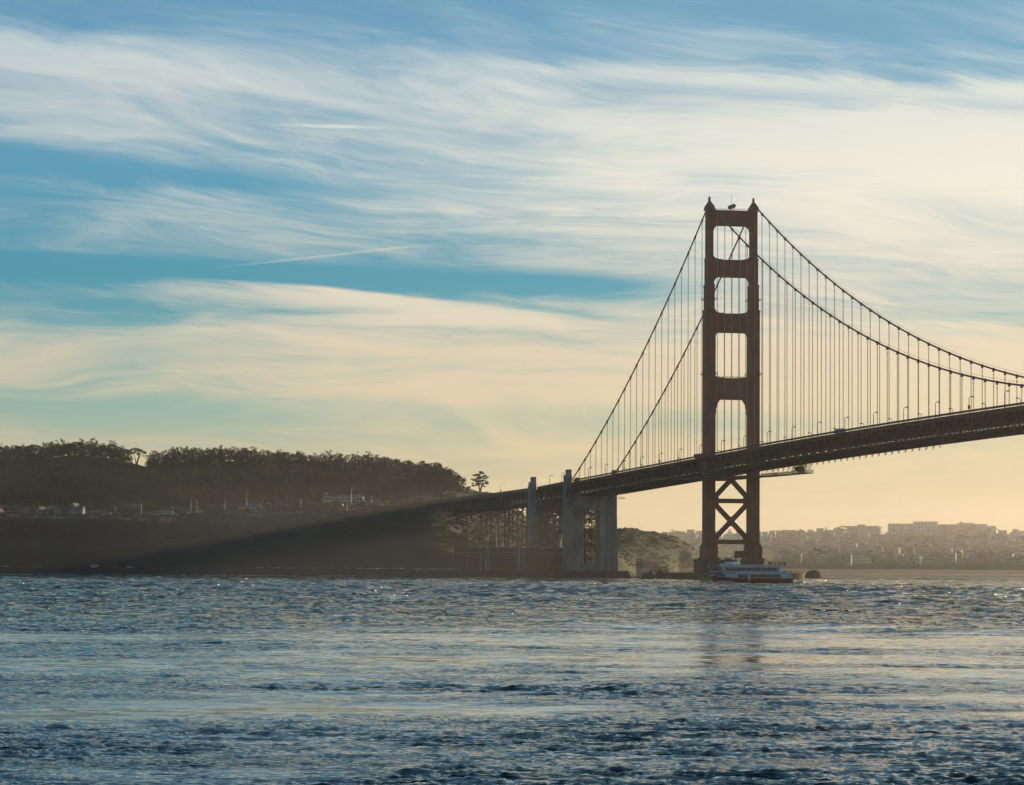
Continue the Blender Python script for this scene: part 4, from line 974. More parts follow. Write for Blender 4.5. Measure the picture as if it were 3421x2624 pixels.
for i, (x, sc) in enumerate(((1345, .75), (1372, 1.0), (1405, 1.08), (1440, 1.0), (1470, .82), (1500, .72))):
    tree('umbrella' if i % 2 else 'cypress', place(TA, x, 2880, -1), sc, ['first', 'second', 'third', 'fourth', 'fifth', 'sixth'][i] + ' cypress from the left in the dark grove beside the deck end')
wood((1420, 1535), 3010, 0, ['round', 'cypress', 'round'], 1.15, 'hazy rounded tree left of the lone cypress', 'hazy trees left of the lone cypress', 12, 30)
p = At(1605, 1644, 2960); tree('cypress', (p.x, 2960, p.z - .6), .87, 'lone multi-stemmed cypress standing clear against the sky beside the bridge deck', rz=0.4)
p = At(1673, 1662, 2952); tree('conifer', (p.x, 2952, p.z - 1), .58, 'small pointed conifer just above the bridge deck, under a lamp post')
for i, (x, yb) in enumerate(((1495, 1662), (1515, 1668))):
    p = At(x, yb, 2850); tree('conifer', (p.x, 2850, zat(TA, x, 2850) - .5), .6, ('left', 'right')[i] + ' of two small dark conifers on the slope above the deck')
for i, (x, Yd, sc) in enumerate(((1560, 2590, 1.0), (1600, 2595, 1.25), (1635, 2590, 1.35), (1672, 2600, 1.1), (1500, 2570, .8), (1540, 2560, .7))):
    tree('round', place(TA, x, Yd, -2), sc, ['dark tree on the slope behind the fort, leftmost of the main clump', 'second dark tree of the clump behind the fort', 'largest dark tree behind the fort, nearest the flagpole', 'dark tree in front of the steel trestle behind the fort', 'low dark tree left of the fort, partway up the slope', 'low dark tree left of the fort near its corner'][i])
# scrub: one mass
def scrub(name, T, n, xr, Yr, kind, sc, material):
    cr = PROTO[kind][0][2]; base = np.array(cr.v[:640]); fcs = np.array(cr.f[:160]); V_ = []; Fc = []
    for i in range(n):
        x = rng.uniform(*xr); Yd = rng.uniform(*Yr); p = place(T, x, Yd, -.5); s = sc * rng.uniform(.6, 1.4); th = rng.uniform(0, 6.28)
        if p.z < 5 or (Yd > 3190 and 428 < x < 488 and T is TA): continue
        k = rng.integers(0, 8) * 20; sel = base[:]; c, s_ = math.cos(th), math.sin(th)
        q = np.stack([(sel[:, 0] * c - sel[:, 1] * s_) * s + p.x, (sel[:, 0] * s_ + sel[:, 1] * c) * s + p.y, sel[:, 2] * s * .8 + p.z], -1)
        Fc.append(fcs + sum(len(a) for a in V_)); V_.append(q)
    mb = MB(); mb.v = [tuple(v) for v in np.concatenate(V_)]; mb.f = [tuple(f) for f in np.concatenate(Fc)]; mb.mi = [0] * len(mb.f)
    return tag(mb.build(name, material), kind='stuff')
tag(scrub('crest_undergrowth', TA, 620, (-100, 1490), (3276, 3302), 'round', .98, LEAF), 'dense dark crowns closing the gaps along the wooded skyline', 'undergrowth')
tag(scrub('hillside_scrub', TA, 1900, (-100, 1560), (2560, 2960), 'bush', .8, LEAF), 'dark low scrub covering the shaded bluff on the left', 'scrub')
tag(scrub('ridge_undergrowth', TA, 1500, (-100, 1500), (2960, 3300), 'round', .74, LEAF), 'dense dark undergrowth and crowns filling the wooded ridge', 'undergrowth')
tag(scrub('bluff_scrub', TA, 1500, (1500, 2335), (2700, 2965), 'bush', .55, LEAF2), 'low scrub along the crest of the golden coastal bluff', 'scrub')
tag(scrub('town_greenery', TB, 520, (2200, 3500), (3318, 3890), 'round', .55, LEAF), 'dark trees and gardens between the houses on the far hill', 'greenery')

# ------------------------------------------------------------------ plateau buildings, cars, poles
def facing(loc, rz=0.0, **k): return loc
def gable_house(x, yb, wpx, hpx, label, rz=0.5):
    Yd = 2760; p = place(TA, x, Yd, -.5); sc = Yd / F; W_ = wpx * sc; H_ = hpx * sc
    yb_z = CAMZ + (hor(x) - yb) * Yd / F; p.z = min(p.z, yb_z)
    e = empty('gabled_house', p, rz, label, 'house', 'white gabled houses under the wood'); h0 = yb_z - p.z
    MB().prism([(-W_ / 2, 0), (W_ / 2, 0), (W_ / 2, h0 + H_ * .5), (0, h0 + H_), (-W_ / 2, h0 + H_ * .5)], -3, 6, 'y').build('wall', HOUSEW, e)
    r_ = MB()
    for q in (-1, 1): r_.bar((q * W_ * .30, -3.3, h0 + H_ * .76), (q * W_ * .30, 6.3, h0 + H_ * .76), .1)
    for q in (-1, 1): r_.prism([(0, h0 + H_ + .35), (q * (W_ / 2 + .4), h0 + H_ * .5 - .1), (q * (W_ / 2 + .4), h0 + H_ * .5 - .35), (0, h0 + H_ + .05)], -3.4, 6.4, 'y')
    r_.build('roof', ROOFG, e)
    MB().box(W_ / 2, W_ / 2 + 5, 1, 5.5, 0, h0 + H_ * .34).build('side_wing', HOUSEW, e)
    MB().prism([(.6, h0 + H_ * .34), (6.0, h0 + H_ * .34), (3.3, h0 + H_ * .7)], W_ / 2 - 1, W_ / 2 + 5.3, 'x').build('wing_roof', ROOFG, e)
    for yy in (-.45, .45):
        MB().box(yy * W_ * .55 - .4, yy * W_ * .55 + .4, -3.06, -2.95, h0 + H_ * .2, h0 + H_ * .38).build('window', GLASS, e)
    MB().box(-.6, .6, 1, 2, h0 + H_ * .9, h0 + H_ + 1.2).build('chimney', ROOFR, e)
for i, (x, yb, wp, hp, lb) in enumerate(((-8, 1735, 24, 36, 'white gabled house cut by the left edge of the picture'), (70, 1728, 20, 32, 'narrow white gabled house, second from the left edge'),
    (132, 1716, 22, 24, 'low white house with two gables, third from the left edge'), (190, 1722, 24, 34, 'white gabled house with a steep front, left of the bushes'), (246, 1706, 18, 26, 'small white gable rising behind dark bushes'))):
    gable_house(x, yb, wp, hp, lb, 0.35 if i % 2 else -0.3)
def tin(name, x, ya, yb, x1, Yd, wall, label, cat, depth=8):
    pa = At(x, yb, Yd); pb2 = At(x1, ya, Yd); g = min(zat(TA, x, Yd), zat(TA, x1, Yd)) - .5
    e = empty(name, ((pa.x + pb2.x) / 2, Yd, g), 0, label, cat); W_ = (pb2.x - pa.x); H_ = pb2.z - g
    return e, W_, H_
e, W_, H_ = tin('flat_roofed_building', 1078, 1660, 1679, 1212, 2800, WALLS['cream'], 'long cream flat-roofed building with boxy units on its roof', 'building')
MB().box(-W_ / 2, W_ / 2, 0, 14, 0, H_).build('wall', WALLS['cream'], e); MB().box(-W_ / 2 - .5, W_ / 2 + .5, -.5, 14.5, H_, H_ + .4).build('roof', ROOFG, e)
for k in range(13):
    xx = -W_ / 2 + 1.6 + k * (W_ - 3.2) / 12; MB().box(xx - .55, xx + .55, -.06, .1, H_ - 3.0, H_ - 1.2).build('window', GLASS, e)
for xx, w_, h_ in ((-15.5, 1.6, 2.6), (-4.5, 1.1, 1.1), (-1.5, 1.1, 1.1), (2.2, 1.1, 1.1), (5.5, 1.2, 1.2), (11, 3.0, 1.6)):
    MB().box(xx - w_, xx + w_, 3, 6, H_ + .4, H_ + .4 + h_).build('rooftop_unit', METAL, e)
e, W_, H_ = tin('low_shed', 830, 1681, 1697, 872, 2740, None, 'low pale shed with a shallow roof beside the parked caravan', 'shed')
MB().box(-W_ / 2, W_ / 2, 0, 7, 0, H_ - .6).build('wall', WALLS['grey'], e); MB().prism([(-.6, H_ - .6), (7.6, H_ - .6), (3.5, H_ + .4)], -W_ / 2 - .3, W_ / 2 + .3, 'x').build('roof', ROOFG, e)
MB().box(-2, 0, -.06, .1, H_ - 2.6, H_ - 1.4).build('window', GLASS, e)
e, W_, H_ = tin('shipping_container', 977, 1669, 1686, 1004, 2745, None, 'dark red container left of the flat-roofed building', 'container')
MB().box(-W_ / 2, W_ / 2, 0, 2.5, 0, H_).build('container_box', mat('dark_red_paint', (0.14, 0.03, 0.025), None, .6, .5), e)
c_ = MB()
for k in range(14): xx = -W_ / 2 + .3 + k * (W_ - .6) / 13; c_.box(xx - .06, xx + .06, -.08, .02, .1, H_ - .1)
c_.build('corrugation', MATS['dark_red_paint'], e)
for i, (x, yb, col_, lb) in enumerate(((895, 1688, 'orange_canvas', 'small orange awning right of the low shed'), (1095, 1685, 'yellow_canvas', 'bright yellow awning in front of the flat-roofed building'), (1290, 1684, 'orange_canvas', 'orange kiosk at the right end of the parking area'))):
    cmat = mat(col_, (0.62, 0.30, 0.07) if 'orange' in col_ else (0.70, 0.55, 0.2), None, .7, .5, trans=.3); Yd = 2735; p = place(TA, x, Yd, -.3)
    e = empty('awning', p, 0, lb, 'awning'); top = max(2.4, CAMZ + (hor(x) - yb + 10) * Yd / F - p.z)
    MB().prism([(-2.4, top - .8), (2.4, top - .8), (0, top + .4)], -1.5, 1.5, 'y').build('canopy', cmat, e)
    for a in (-2.2, 2.2):
        for c in (-1.3, 1.3): MB().bar((a, c, 0), (a, c, top - .8), .12).build('post', METAL, e)
bw_ = At(1014, 1718, 2640); bw2 = At(1108, 1734, 2640); gz = min(zat(TA, 1014, 2640), zat(TA, 1108, 2640)) - 1
e = empty('battery_wall', ((bw_.x + bw2.x) / 2, 2640, gz), 0.05, 'pale concrete retaining wall on the brow of the dark bluff', 'wall'); hw = (bw2.x - bw_.x) / 2; hh = bw_.z - gz
MB().box(-hw, hw * .5, 0, 3, 0, hh - 1.2).build('wall_panel', mat('pale_concrete', (0.45, 0.46, 0.47), None, .9, .4), e); MB().box(hw * .52, hw, -.3, 3, 0, hh + .5).build('wall_block', MATS['pale_concrete'], e)
# road vehicles on the plateau
for i, (kd, x, Yd, cl, lb) in enumerate((('bus', 520, 2745, WALLS['grey'], 'long grey parked bus below the tall dark cypress'), ('bus', 552, 2752, WALLS['cream'], 'second parked bus, right behind the long grey one'),
    ('car', 573, 2745, WHITE, 'white car just right of the parked buses'), ('car', 585, 2748, METAL, 'silver car right of the white one near the parked buses'), ('car', 628, 2745, WHITE, 'white car at the left end of the row by the van'),
    ('van', 664, 2742, WHITE, 'white van parked beside the dark round bush'), ('car', 642, 2748, METAL, 'grey car between two white vehicles on the plateau'), ('van', 808, 2745, WHITE, 'white caravan parked left of the low shed'),
    ('van', 845, 2700, BLUEP, 'light blue van below the low shed'), ('van', 1135, 2735, BLUEP, 'light blue van in front of the flat-roofed building'), ('car', 1225, 2745, WHITE, 'white car right of the flat-roofed building'),
    ('car', 1245, 2745, METAL, 'silver car near the right end of the parking area'), ('car', 1268, 2748, WHITE, 'white car beside the orange kiosk'), ('car', 360, 2740, WHITE, 'white car on the grass edge right of the gabled houses'))):
    vehicle(kd, cl, place(TA, x, Yd, .05), rng.uniform(-.3, .3), lb, 'vehicles parked on the plateau' if kd == 'car' else None)
def ppole(x, yt, Yd, label, arm=True):
    p = place(TA, x, Yd, -.3); top = CAMZ + (hor(x) - yt) * Yd / F - p.z
    e = empty('light_pole', p, 0, label, 'light pole'); MB().tube([(0, 0, 0), (0, 0, top)], [.16, .09], 5).build('pole', METAL, e)
    if arm: MB().bar((-1.2, 0, top), (1.2, 0, top), .12).build('cross_arm', METAL, e); MB().box(-1.5, -.8, -.15, .15, top - .05, top + .25).build('lamp_head', METAL, e)
for x, yt, lb in ((383, 1692, 'pale light pole with a short cross arm right of the gabled houses'), (470, 1675, 'thin light pole left of the parked buses'), (576, 1692, 'short light pole between the white cars'), (636, 1662, 'light pole left of the parked vans'),
    (655, 1668, 'light pole close beside another near the parked vans'), (749, 1665, 'light pole rising from the bushes left of the caravan'), (822, 1640, 'tall light pole behind the low shed'), (921, 1660, 'light pole right of the low shed'),
    (955, 1656, 'light pole left of the red container'), (1172, 1630, 'tall pole rising behind the flat-roofed building'), (1240, 1658, 'light pole right of the flat-roofed building')):
    ppole(x, yt, 2760, lb)
ppole(1158, 1686, 2640, 'tall pale pole standing on the brow of the bluff', False)
# road lights above the deck end
for x, yt, yb, s, lb in ((1674, 1615, 1660, -600, 'thin twin-armed lamp post above the small conifer'), (1742, 1605, 1643, -500, 'tall thin lamp post left of the left pylon')):
    p = At(x, yb, 2500); e = empty('lamp_post', (p.x, 2500, p.z - 3), 0, lb, 'lamp post'); top = At(x, yt, 2500).z - p.z + 3
    MB().tube([(0, 0, 0), (0, 0, top - 1.2), (.8, 0, top - .2), (2.6, 0, top)], [.14, .11, .09, .07], 5).build('pole', METAL, e); MB().box(2.2, 3.4, -.2, .2, top - .1, top + .1).build('lamp_head', METAL, e)
    if x < 1700: MB().bar((0, 0, top - 3), (-2.2, 0, top - 2.4), .1).build('second_arm', METAL, e)
# cars along the shore road
cars = [(18, WHITE), (128, METAL), (315, WHITE), (385, METAL), (434, WHITE), (868, WHITE), (905, BLUEP), (930, WHITE), (968, BLUEP), (982, BLUEP), (1050, METAL), (1100, METAL), (1160, BLUEP), (1200, WHITE), (1226, METAL), (1238, WHITE), (1262, WHITE), (1280, METAL), (1310, METAL), (1340, WHITE), (1390, METAL), (1440, METAL)]
where = ['leftmost white car on the shore road', 'grey car on the shore road, second from the left edge', 'white pickup-sized car on the shore road, left of the pair', 'grey car between the two white ones on the dark shore road', 'white car on the shore road, right one of the left group']
for i, (x, cl) in enumerate(cars):
    p = At(x, 1900, 2469); lb = where[i] if i < 5 else {WHITE: 'white', METAL: 'silver', BLUEP: 'pale blue'}[cl] + ' car on the shore road, ' + ORD[i - 5] + ' of the right-hand row from the left'
    vehicle('van' if i == 2 else 'car', cl, (p.x, 2469, 5.45), rng.uniform(-.1, .1) + (math.pi if i % 3 == 0 else 0), lb, 'cars parked on the shore road')

# ------------------------------------------------------------------ far town
def house_mesh(shape, wc):
    mb = MB(); W_, D_, H_ = {'flat': (9, 9, 8), 'wide': (13, 9, 6.5), 'hip': (11, 9, 6.5), 'gable': (8.5, 9, 7), 'tall': (8, 9, 10.5)}[shape]; wl = WALLS[wc]
    mb.box(-W_ / 2, W_ / 2, -D_ / 2, D_ / 2, -5, H_, wl)
    if shape in ('flat', 'wide', 'tall'):
        mb.box(-W_ / 2 - .25, W_ / 2 + .25, -D_ / 2 - .25, D_ / 2 + .25, H_, H_ + .45, wl); mb.box(-W_ / 2 + .4, W_ / 2 - .4, -D_ / 2 + .4, D_ / 2 - .4, H_ + .4, H_ + .5, ROOFG)
    elif shape == 'hip':
        a, b_ = W_ / 2 + .6, D_ / 2 + .6; mb.add([(-a, -b_, H_), (a, -b_, H_), (a, b_, H_), (-a, b_, H_), (-a + 4, 0, H_ + 2.6), (a - 4, 0, H_ + 2.6)], [(0, 1, 5, 4), (1, 2, 5), (2, 3, 4, 5), (3, 0, 4), (3, 2, 1, 0)], ROOFR)
    else: mb.prism([(-W_ / 2 - .5, H_), (W_ / 2 + .5, H_), (0, H_ + 2.8)], -D_ / 2 - .4, D_ / 2 + .4, 'y', ROOFR)
    fl = int(H_ // 3); nw = int(W_ // 2.6)
    for f in range(fl):
        for k in range(nw):
            xx = -W_ / 2 + (k + .5) * W_ / nw; z = 1.0 + f * 3.0
            mb.box(xx - .62, xx + .62, -D_ / 2 - .05, -D_ / 2 + .1, z, z + 1.5, GLASS)
        mb.box(-W_ / 2 - .12, W_ / 2 + .12, -D_ / 2 - .12, -D_ / 2, 2.75 + f * 3, 3.0 + f * 3, wl)
    return mb.mesh('house', None)
HM = {}
for shp in ('flat', 'wide', 'hip', 'gable', 'tall'):
    for wc in WALLC: HM[(shp, wc)] = house_mesh(shp, wc)
SHN = {'flat': 'flat-roofed', 'wide': 'wide flat-roofed', 'hip': 'hip-roofed', 'gable': 'gabled', 'tall': 'tall three-storey'}
rows = [3335, 3385, 3435, 3490, 3550, 3615, 3680, 3745, 3810, 3865, 3895]
names_row = ['on the lowest terrace', 'on the second terrace up', 'on the third terrace up', 'on the fourth terrace up', 'on the fifth terrace up', 'halfway up the hill', 'just above the middle terraces',
             'on the upper slope', 'high on the hill', 'just below the skyline', 'on the skyline']
cnt = 0
for r_i, Yd in enumerate(rows):
    stepx = 38
    x = 2215 + rng.uniform(0, 20)
    while x < 3470:
        skip = rng.random()
        prob = (0.55 if r_i == 0 else 0.42 if r_i == 1 else 0.2)
        if r_i >= 9 and 2950 < x < 3340: prob = 1.0
        if x < 2620 and r_i < 4: prob = 1.0
        if skip > prob and cnt < 285:
            shp = ['flat', 'wide', 'hip', 'gable', 'tall'][rng.integers(5)]; wc = list(WALLC)[rng.choice(6, p=[.26, .2, .2, .12, .12, .1])]
            if r_i > 8: shp = ['flat', 'wide'][rng.integers(2)]
            zone = 'left of the bridge tower' if x < 2340 else 'seen between the tower legs' if x < 2500 else 'close right of the bridge tower' if x < 2720 else 'near the dark rock' if x < 2860 and r_i < 3 else 'left of the big institutional buildings' if x < 2960 else 'below the big institutional buildings' if x < 3330 else 'at the right edge of the picture'
            o = inst('house', HM[(shp, wc)], None, place(TB, x, Yd + rng.uniform(-10, 10), .2), (0, 0, rng.normal() * .28), rng.uniform(.66, .98))
            tag(o, f'{wc} {SHN[shp]} house {names_row[r_i]}, {zone}', 'house', f'{wc} {SHN[shp]} houses {names_row[r_i]} {zone}'); cnt += 1
        x += stepx * rng.uniform(.72, 1.3)
# distinct town trees
for i in range(60):
    r_i = rng.integers(1, 10); x = rng.uniform(2600, 3440); Yd = rows[r_i] - 22
    tree('round' if i % 3 else 'umbrella', place(TB, x, Yd, -2), rng.uniform(.65, 1.0), 'dark round tree among the houses of the far hill', group='dark trees among the far houses', parts=False, name='garden_tree')
for i, (x, sc, kd, lb) in enumerate(((2803, .85, 'round', 'rounded dark tree on the skyline left of the low apartment block'), (2760, .8, 'conifer', 'spiky pine on the far skyline between two rows of roofs'), (3016, 1.0, 'conifer', 'tall dark star pine below the big institutional buildings'),
    (3000, .62, 'round', 'broad dark tree in front of the left institutional wing'), (3045, .72, 'round', 'broad dark tree against the central institutional block'), (3160, .5, 'round', 'dark tree in front of the middle institutional wing'), (2932, .8, 'round', 'dark tree right of the apartment block on the skyline'),
    (2246, .5, 'euca', 'ragged tree on the hazy skyline left of the bridge tower'))):
    tree(kd, place(TB, x, 3870 if i not in (2,) else 3800, -1), sc, lb)
# institutional complex
def block(e, xa, xb, yt, Yd, zb, wall, depth=18, rowsn=2, win=True, d0=0):
    pa, pb2 = At(xa, yt, Yd), At(xb, yt, Yd); x0_, x1_, zt = pa.x - e.location.x, pb2.x - e.location.x, pa.z
    MB().box(x0_, x1_, d0, d0 + depth, zb, zt).build('wall', wall, e); MB().box(x0_ - .5, x1_ + .5, d0 - .5, d0 + depth + .5, zt, zt + .7).build('cornice', wall, e)
    MB().box(x0_ + .6, x1_ - .6, d0 + .6, d0 + depth - .6, zt + .7, zt + .8).build('roof', ROOFG, e)
    if win:
        k = int((x1_ - x0_) / 3.4); wme = MB().box(-.75, .75, -.06, .12, 0, 1.9).mesh('window', GLASS)
        for r_ in range(rowsn):
            for i in range(k): inst('window', wme, e, (x0_ + (i + .5) * (x1_ - x0_) / k, d0, zt - 3.2 - r_ * 3.8))
pI = At(3100, 1760, 3915); inst_ = empty('institution_building', (pI.x, 3915, 0), 0, 'large pale institutional complex with several wings on the far skyline', 'building')
zb = 35
block(inst_, 2969, 3052, 1752, 3915, zb, WALLS['white'], rowsn=3, d0=0); block(inst_, 3053, 3131, 1745, 3915, zb, WALLS['white'], rowsn=4, d0=-4); block(inst_, 3132, 3201, 1754.5, 3915, zb, WALLS['cream'], rowsn=3, d0=1)
block(inst_, 3202, 3254, 1750, 3915, zb, WALLS['cream'], rowsn=5, d0=-3, win=False); block(inst_, 3255, 3296, 1753.5, 3915, zb, WALLS['white'], rowsn=5, d0=-4.2); block(inst_, 3297, 3327, 1759.5, 3915, zb, WALLS['cream'], rowsn=2)
for k in range(5):
    pa = At(3206, 1750, 3915).x - pI.x; pb2 = At(3250, 1750, 3915).x - pI.x; z = At(3206, 1750, 3915).z - 3.0 - k * 3.6; MB().box(pa, pb2, -3.1, -2.9, z - 1.5, z).build('window_band', GLASS, inst_)
pa = At(3103, 1776, 3915)
for k in range(2): MB().box(pa.x - pI.x - 2 + k * 4.5, pa.x - pI.x + 1 + k * 4.5, -4.15, -3.9, pa.z - 5, pa.z + 6).build('entrance_window', GLASS, inst_)
MB().tube([(At(3211, 1750, 3915).x - pI.x, 4, At(3211, 1750, 3915).z), (At(3211, 1742, 3915).x - pI.x, 4, At(3211, 1742, 3915).z)], 1.0, 6).build('chimney', WALLS['cream'], inst_)
pI2 = At(2885, 1760, 3900); ap = empty('apartment_block', (pI2.x, 3900, 0), 0, 'long low tan apartment block on the skyline left of the institutional complex', 'building')
block(ap, 2836, 2866, 1760, 3900, 38, WALLS['tan'], rowsn=2); block(ap, 2867, 2890, 1755, 3900, 38, WALLS['brown'], rowsn=3, d0=-2); block(ap, 2891, 2934, 1760, 3900, 38, WALLS['tan'], rowsn=2, d0=-.5)
# the white mansions catching the light and the church seen through the tower
pw = At(2870, 1880, 3345); mn = empty('white_mansion', (pw.x, 3345, 0), 0.45, 'bright white terraced mansion catching the sun above the beach cliff', 'house')
for (xa, xb, yt, d0, rn) in ((2842, 2862, 1868, 0, 3), (2872, 2887, 1866, 2, 3), (2888, 2924, 1866, 4, 1), (2830, 2841, 1879, -3, 2)): block(mn, xa, xb, yt, 3345, 6, WALLS['white'], 8, rn, True, d0)
pw = At(3020, 1890, 3340); tn = empty('white_villa', (pw.x, 3340, 0), 0.1, 'small white three-storey villa alone low on the cliff', 'house')
block(tn, 3010, 3029, 1887, 3340, 5, WALLS['white'], 7, 3); 
pw = At(2503, 1800, 3950); chh = empty('church', (pw.x, 3950, 30), 0.2, 'hazy church with stepped domed tower seen through the tower bracing', 'church')
zt = At(2437, 1768, 3950).z - 30; xo = At(2437, 1768, 3950).x - pw.x
MB().box(xo - 4, xo + 4, -4, 4, 0, zt - 6).build('church_tower', WALLS['cream'], chh); MB().tube([(xo, 0, zt - 6), (xo, 0, zt - 3.5), (xo, 0, zt)], [3, 2.2, .15], 8).build('spire', WALLS['cream'], chh)
xo2 = At(2446, 1780, 3950).x - pw.x; MB().box(xo2 - 3, xo2 + 2.6, -3, 3, 0, zt - 9).build('church_tower', WALLS['cream'], chh); MB().tube([(xo2, 0, zt - 9), (xo2, 0, zt - 6.5), (xo2, 0, zt - 4)], [2.2, 1.6, .1], 8).build('spire', WALLS['cream'], chh)
MB().prism([(xo - 26, 0), (xo - 4, 0), (xo - 4, zt - 12), (xo - 26, zt - 14)], -4, 6, 'y').build('nave', WALLS['tan'], chh)

# ------------------------------------------------------------------ rocks
def rock(x, ytop, wpx, Yd, label, seed, flat=1.0, m=ROCK):
    g = np.random.default_rng(seed); p = At(x, 1900, Yd); W_ = wpx * Yd / F / 2; H_ = CAMZ + (hor(x) - ytop) * Yd / F
    mb = MB(); nu, nv = 20, 9; ph = g.uniform(0, 6.28, 6)
    for j in range(nv):
        t = j / (nv - 1); 
        for i in range(nu):
            a = 2 * math.pi * i / nu; rr = W_ * math.cos(t * math.pi / 2) ** .62 * (1 + .16 * math.sin(2 * a + ph[0]) + .10 * math.sin(5 * a + ph[1] + 3 * t) + .06 * math.sin(9 * a + ph[2] + 5 * t))
            mb.v.append((rr * math.cos(a), rr * .75 * math.sin(a), -1.5 + (H_ + 1.5) * (math.sin(t * math.pi / 2) + .04 * math.sin(4 * a + ph[3]) * (t < 1))))
    for j in range(nv - 1):
        for i in range(nu): mb.f.append((j * nu + i, j * nu + (i + 1) % nu, (j + 1) * nu + (i + 1) % nu, (j + 1) * nu + i)); mb.mi.append(0)
    o = mb.build('sea_rock', m, None, smooth=True); o.location = (p.x, Yd, 0); tag(o, label, 'rock')
rock(2718, 1906, 60, 2620, 'large rounded dark rock in the water right of the pier fender', 1)
rock(2196, 1894, 44, 2680, 'big pale domed rock behind the davit crane', 2); rock(2220, 1893, 36, 2700, 'pointed hazy rock just right of the big domed one', 3)
rock(2131, 1903, 26, 2760, 'hazy triangular rock between the pylon and the domed rock', 4); rock(2104, 1914, 30, 2420, 'low brown rock just right of the stepped seawall end', 5)
rock(2165, 1914, 46, 2300, 'dark flat-topped rock above the small boat', 6); rock(2132, 1926, 22, 2250, 'black rock low in the water left of the small boat', 7)
rock(2098, 1931, 20, 2230, 'low black rock awash beside the seawall end', 8); rock(2190, 1920, 26, 2280, 'dark rock tight against the left end of the fender', 9)
rock(2118, 1929, 26, 2210, 'flat black reef between the seawall and the small boat', 10); rock(2175, 1905, 20, 2600, 'small hazy rock left of the domed rock', 11)
# surf and shore lines: thin foam-coloured ribbons lying on the sea
def ribbon(name, pts, wd, label):
    mb = MB()
    for i, (x, Yd) in enumerate(pts):
        p = At(x, 1900, Yd); q = wd * (0.5 + rng.random()); mb.v += [(p.x, Yd - q, .10), (p.x, Yd - q * .2, .45), (p.x, Yd + q, .12)]
    for i in range(len(pts) - 1):
        for j in range(2): mb.f.append((3 * i + j, 3 * i + 3 + j, 3 * i + 4 + j, 3 * i + 1 + j)); mb.mi.append(0)
    tag(mb.build(name, FOAM), label, 'surf', kind='stuff')
ribbon('beach_surf', [(x, 3250 + 2 * math.sin(x * .02)) for x in range(2690, 3500, 8)], 3.0, 'thin white line of surf along the far beach')
ribbon('shore_line', [(x, 2437 + 1.5 * math.sin(x * .05)) for x in range(-60, 1560, 8)], 1.6, 'thin pale line along the left seawall')  # pale ribbon added to draw a light line along the shore
ribbon('rock_surf', [(x, 2205 - (x - 2080) * .3) for x in range(2080, 2200, 5)], 2.5, 'white water breaking among the rocks by the seawall')

# ------------------------------------------------------------------ people
def person_mesh(pose, seed):
    g = np.random.default_rng(seed)
    V_ = {'pel': (0, 0, .95), 'chest': (0, 0, 1.32), 'neck': (0, .0, 1.50), 'head': (0, .02, 1.63), 'top': (0, .02, 1.74), 'shl': (-.19, 0, 1.42), 'shr': (.19, 0, 1.42), 'ell': (-.25, .03, 1.14), 'elr': (.25, .03, 1.14), 'hal': (-.22, .16, .95), 'har': (.22, .16, .95),
         'hpl': (-.10, 0, .90), 'hpr': (.10, 0, .90), 'knl': (-.12, .03, .50), 'knr': (.12, .03, .50), 'anl': (-.12, 0, .08), 'anr': (.12, 0, .08), 'tol': (-.12, .17, .04), 'tor': (.12, .17, .04)}
    if pose == 'lean': V_['hal'] = (-.2, .36, 1.15); V_['har'] = (.2, .36, 1.15); V_['ell'] = (-.26, .15, 1.2); V_['elr'] = (.26, .15, 1.2); V_['head'] = (0, .08, 1.62); V_['top'] = (0, .09, 1.72)
    if pose == 'photo': V_['har'] = (.06, .28, 1.55); V_['elr'] = (.26, .2, 1.3); V_['hal'] = (-.06, .28, 1.55); V_['ell'] = (-.26, .2, 1.3)
    RD = {'pel': .15, 'chest': .16, 'neck': .06, 'head': .10, 'top': .085, 'shl': .08, 'shr': .08, 'ell': .05, 'elr': .05, 'hal': .04, 'har': .04, 'hpl': .10, 'hpr': .10, 'knl': .065, 'knr': .065, 'anl': .05, 'anr': .05, 'tol': .04, 'tor': .04}
    E_ = [('pel', 'chest'), ('chest', 'neck'), ('neck', 'head'), ('head', 'top'), ('chest', 'shl'), ('chest', 'shr'), ('shl', 'ell'), ('shr', 'elr'), ('ell', 'hal'), ('elr', 'har'), ('pel', 'hpl'), ('pel', 'hpr'), ('hpl', 'knl'), ('hpr', 'knr'), ('knl', 'anl'), ('knr', 'anr'), ('anl', 'tol'), ('anr', 'tor')]
    ks = list(V_); me = bpy.data.meshes.new('person_body'); me.from_pydata([V_[k] for k in ks], [(ks.index(a), ks.index(b)) for a, b in E_], [])
    ob = bpy.data.objects.new('tmp_person', me); col.objects.link(ob); md = ob.modifiers.new('s', 'SKIN')
    for k, sv_ in zip(ks, me.skin_vertices[0].data): sv_.radius = (RD[k], RD[k] * .8 if k in ('pel', 'chest') else RD[k]); sv_.use_root = (k == 'pel')
    dg = bpy.context.evaluated_depsgraph_get(); m2 = bpy.data.meshes.new_from_object(ob.evaluated_get(dg)); bpy.data.objects.remove(ob, do_unlink=True)
    m2.materials.clear(); m2.materials.append(CLOTH); m2.materials.append(SKIN); m2.materials.append(CLOTH2)
    for p in m2.polygons:
        z = p.center.z; p.material_index = 1 if z > 1.5 or (abs(p.center.x) < .3 and p.center.y > .2 and z > .9) else (2 if z > .95 and seed % 2 else 0); p.use_smooth = True
    m2.name = 'person_body'; return m2
PM = [person_mesh('stand', 0), person_mesh('lean', 1), person_mesh('photo', 2), person_mesh('lean', 4)]

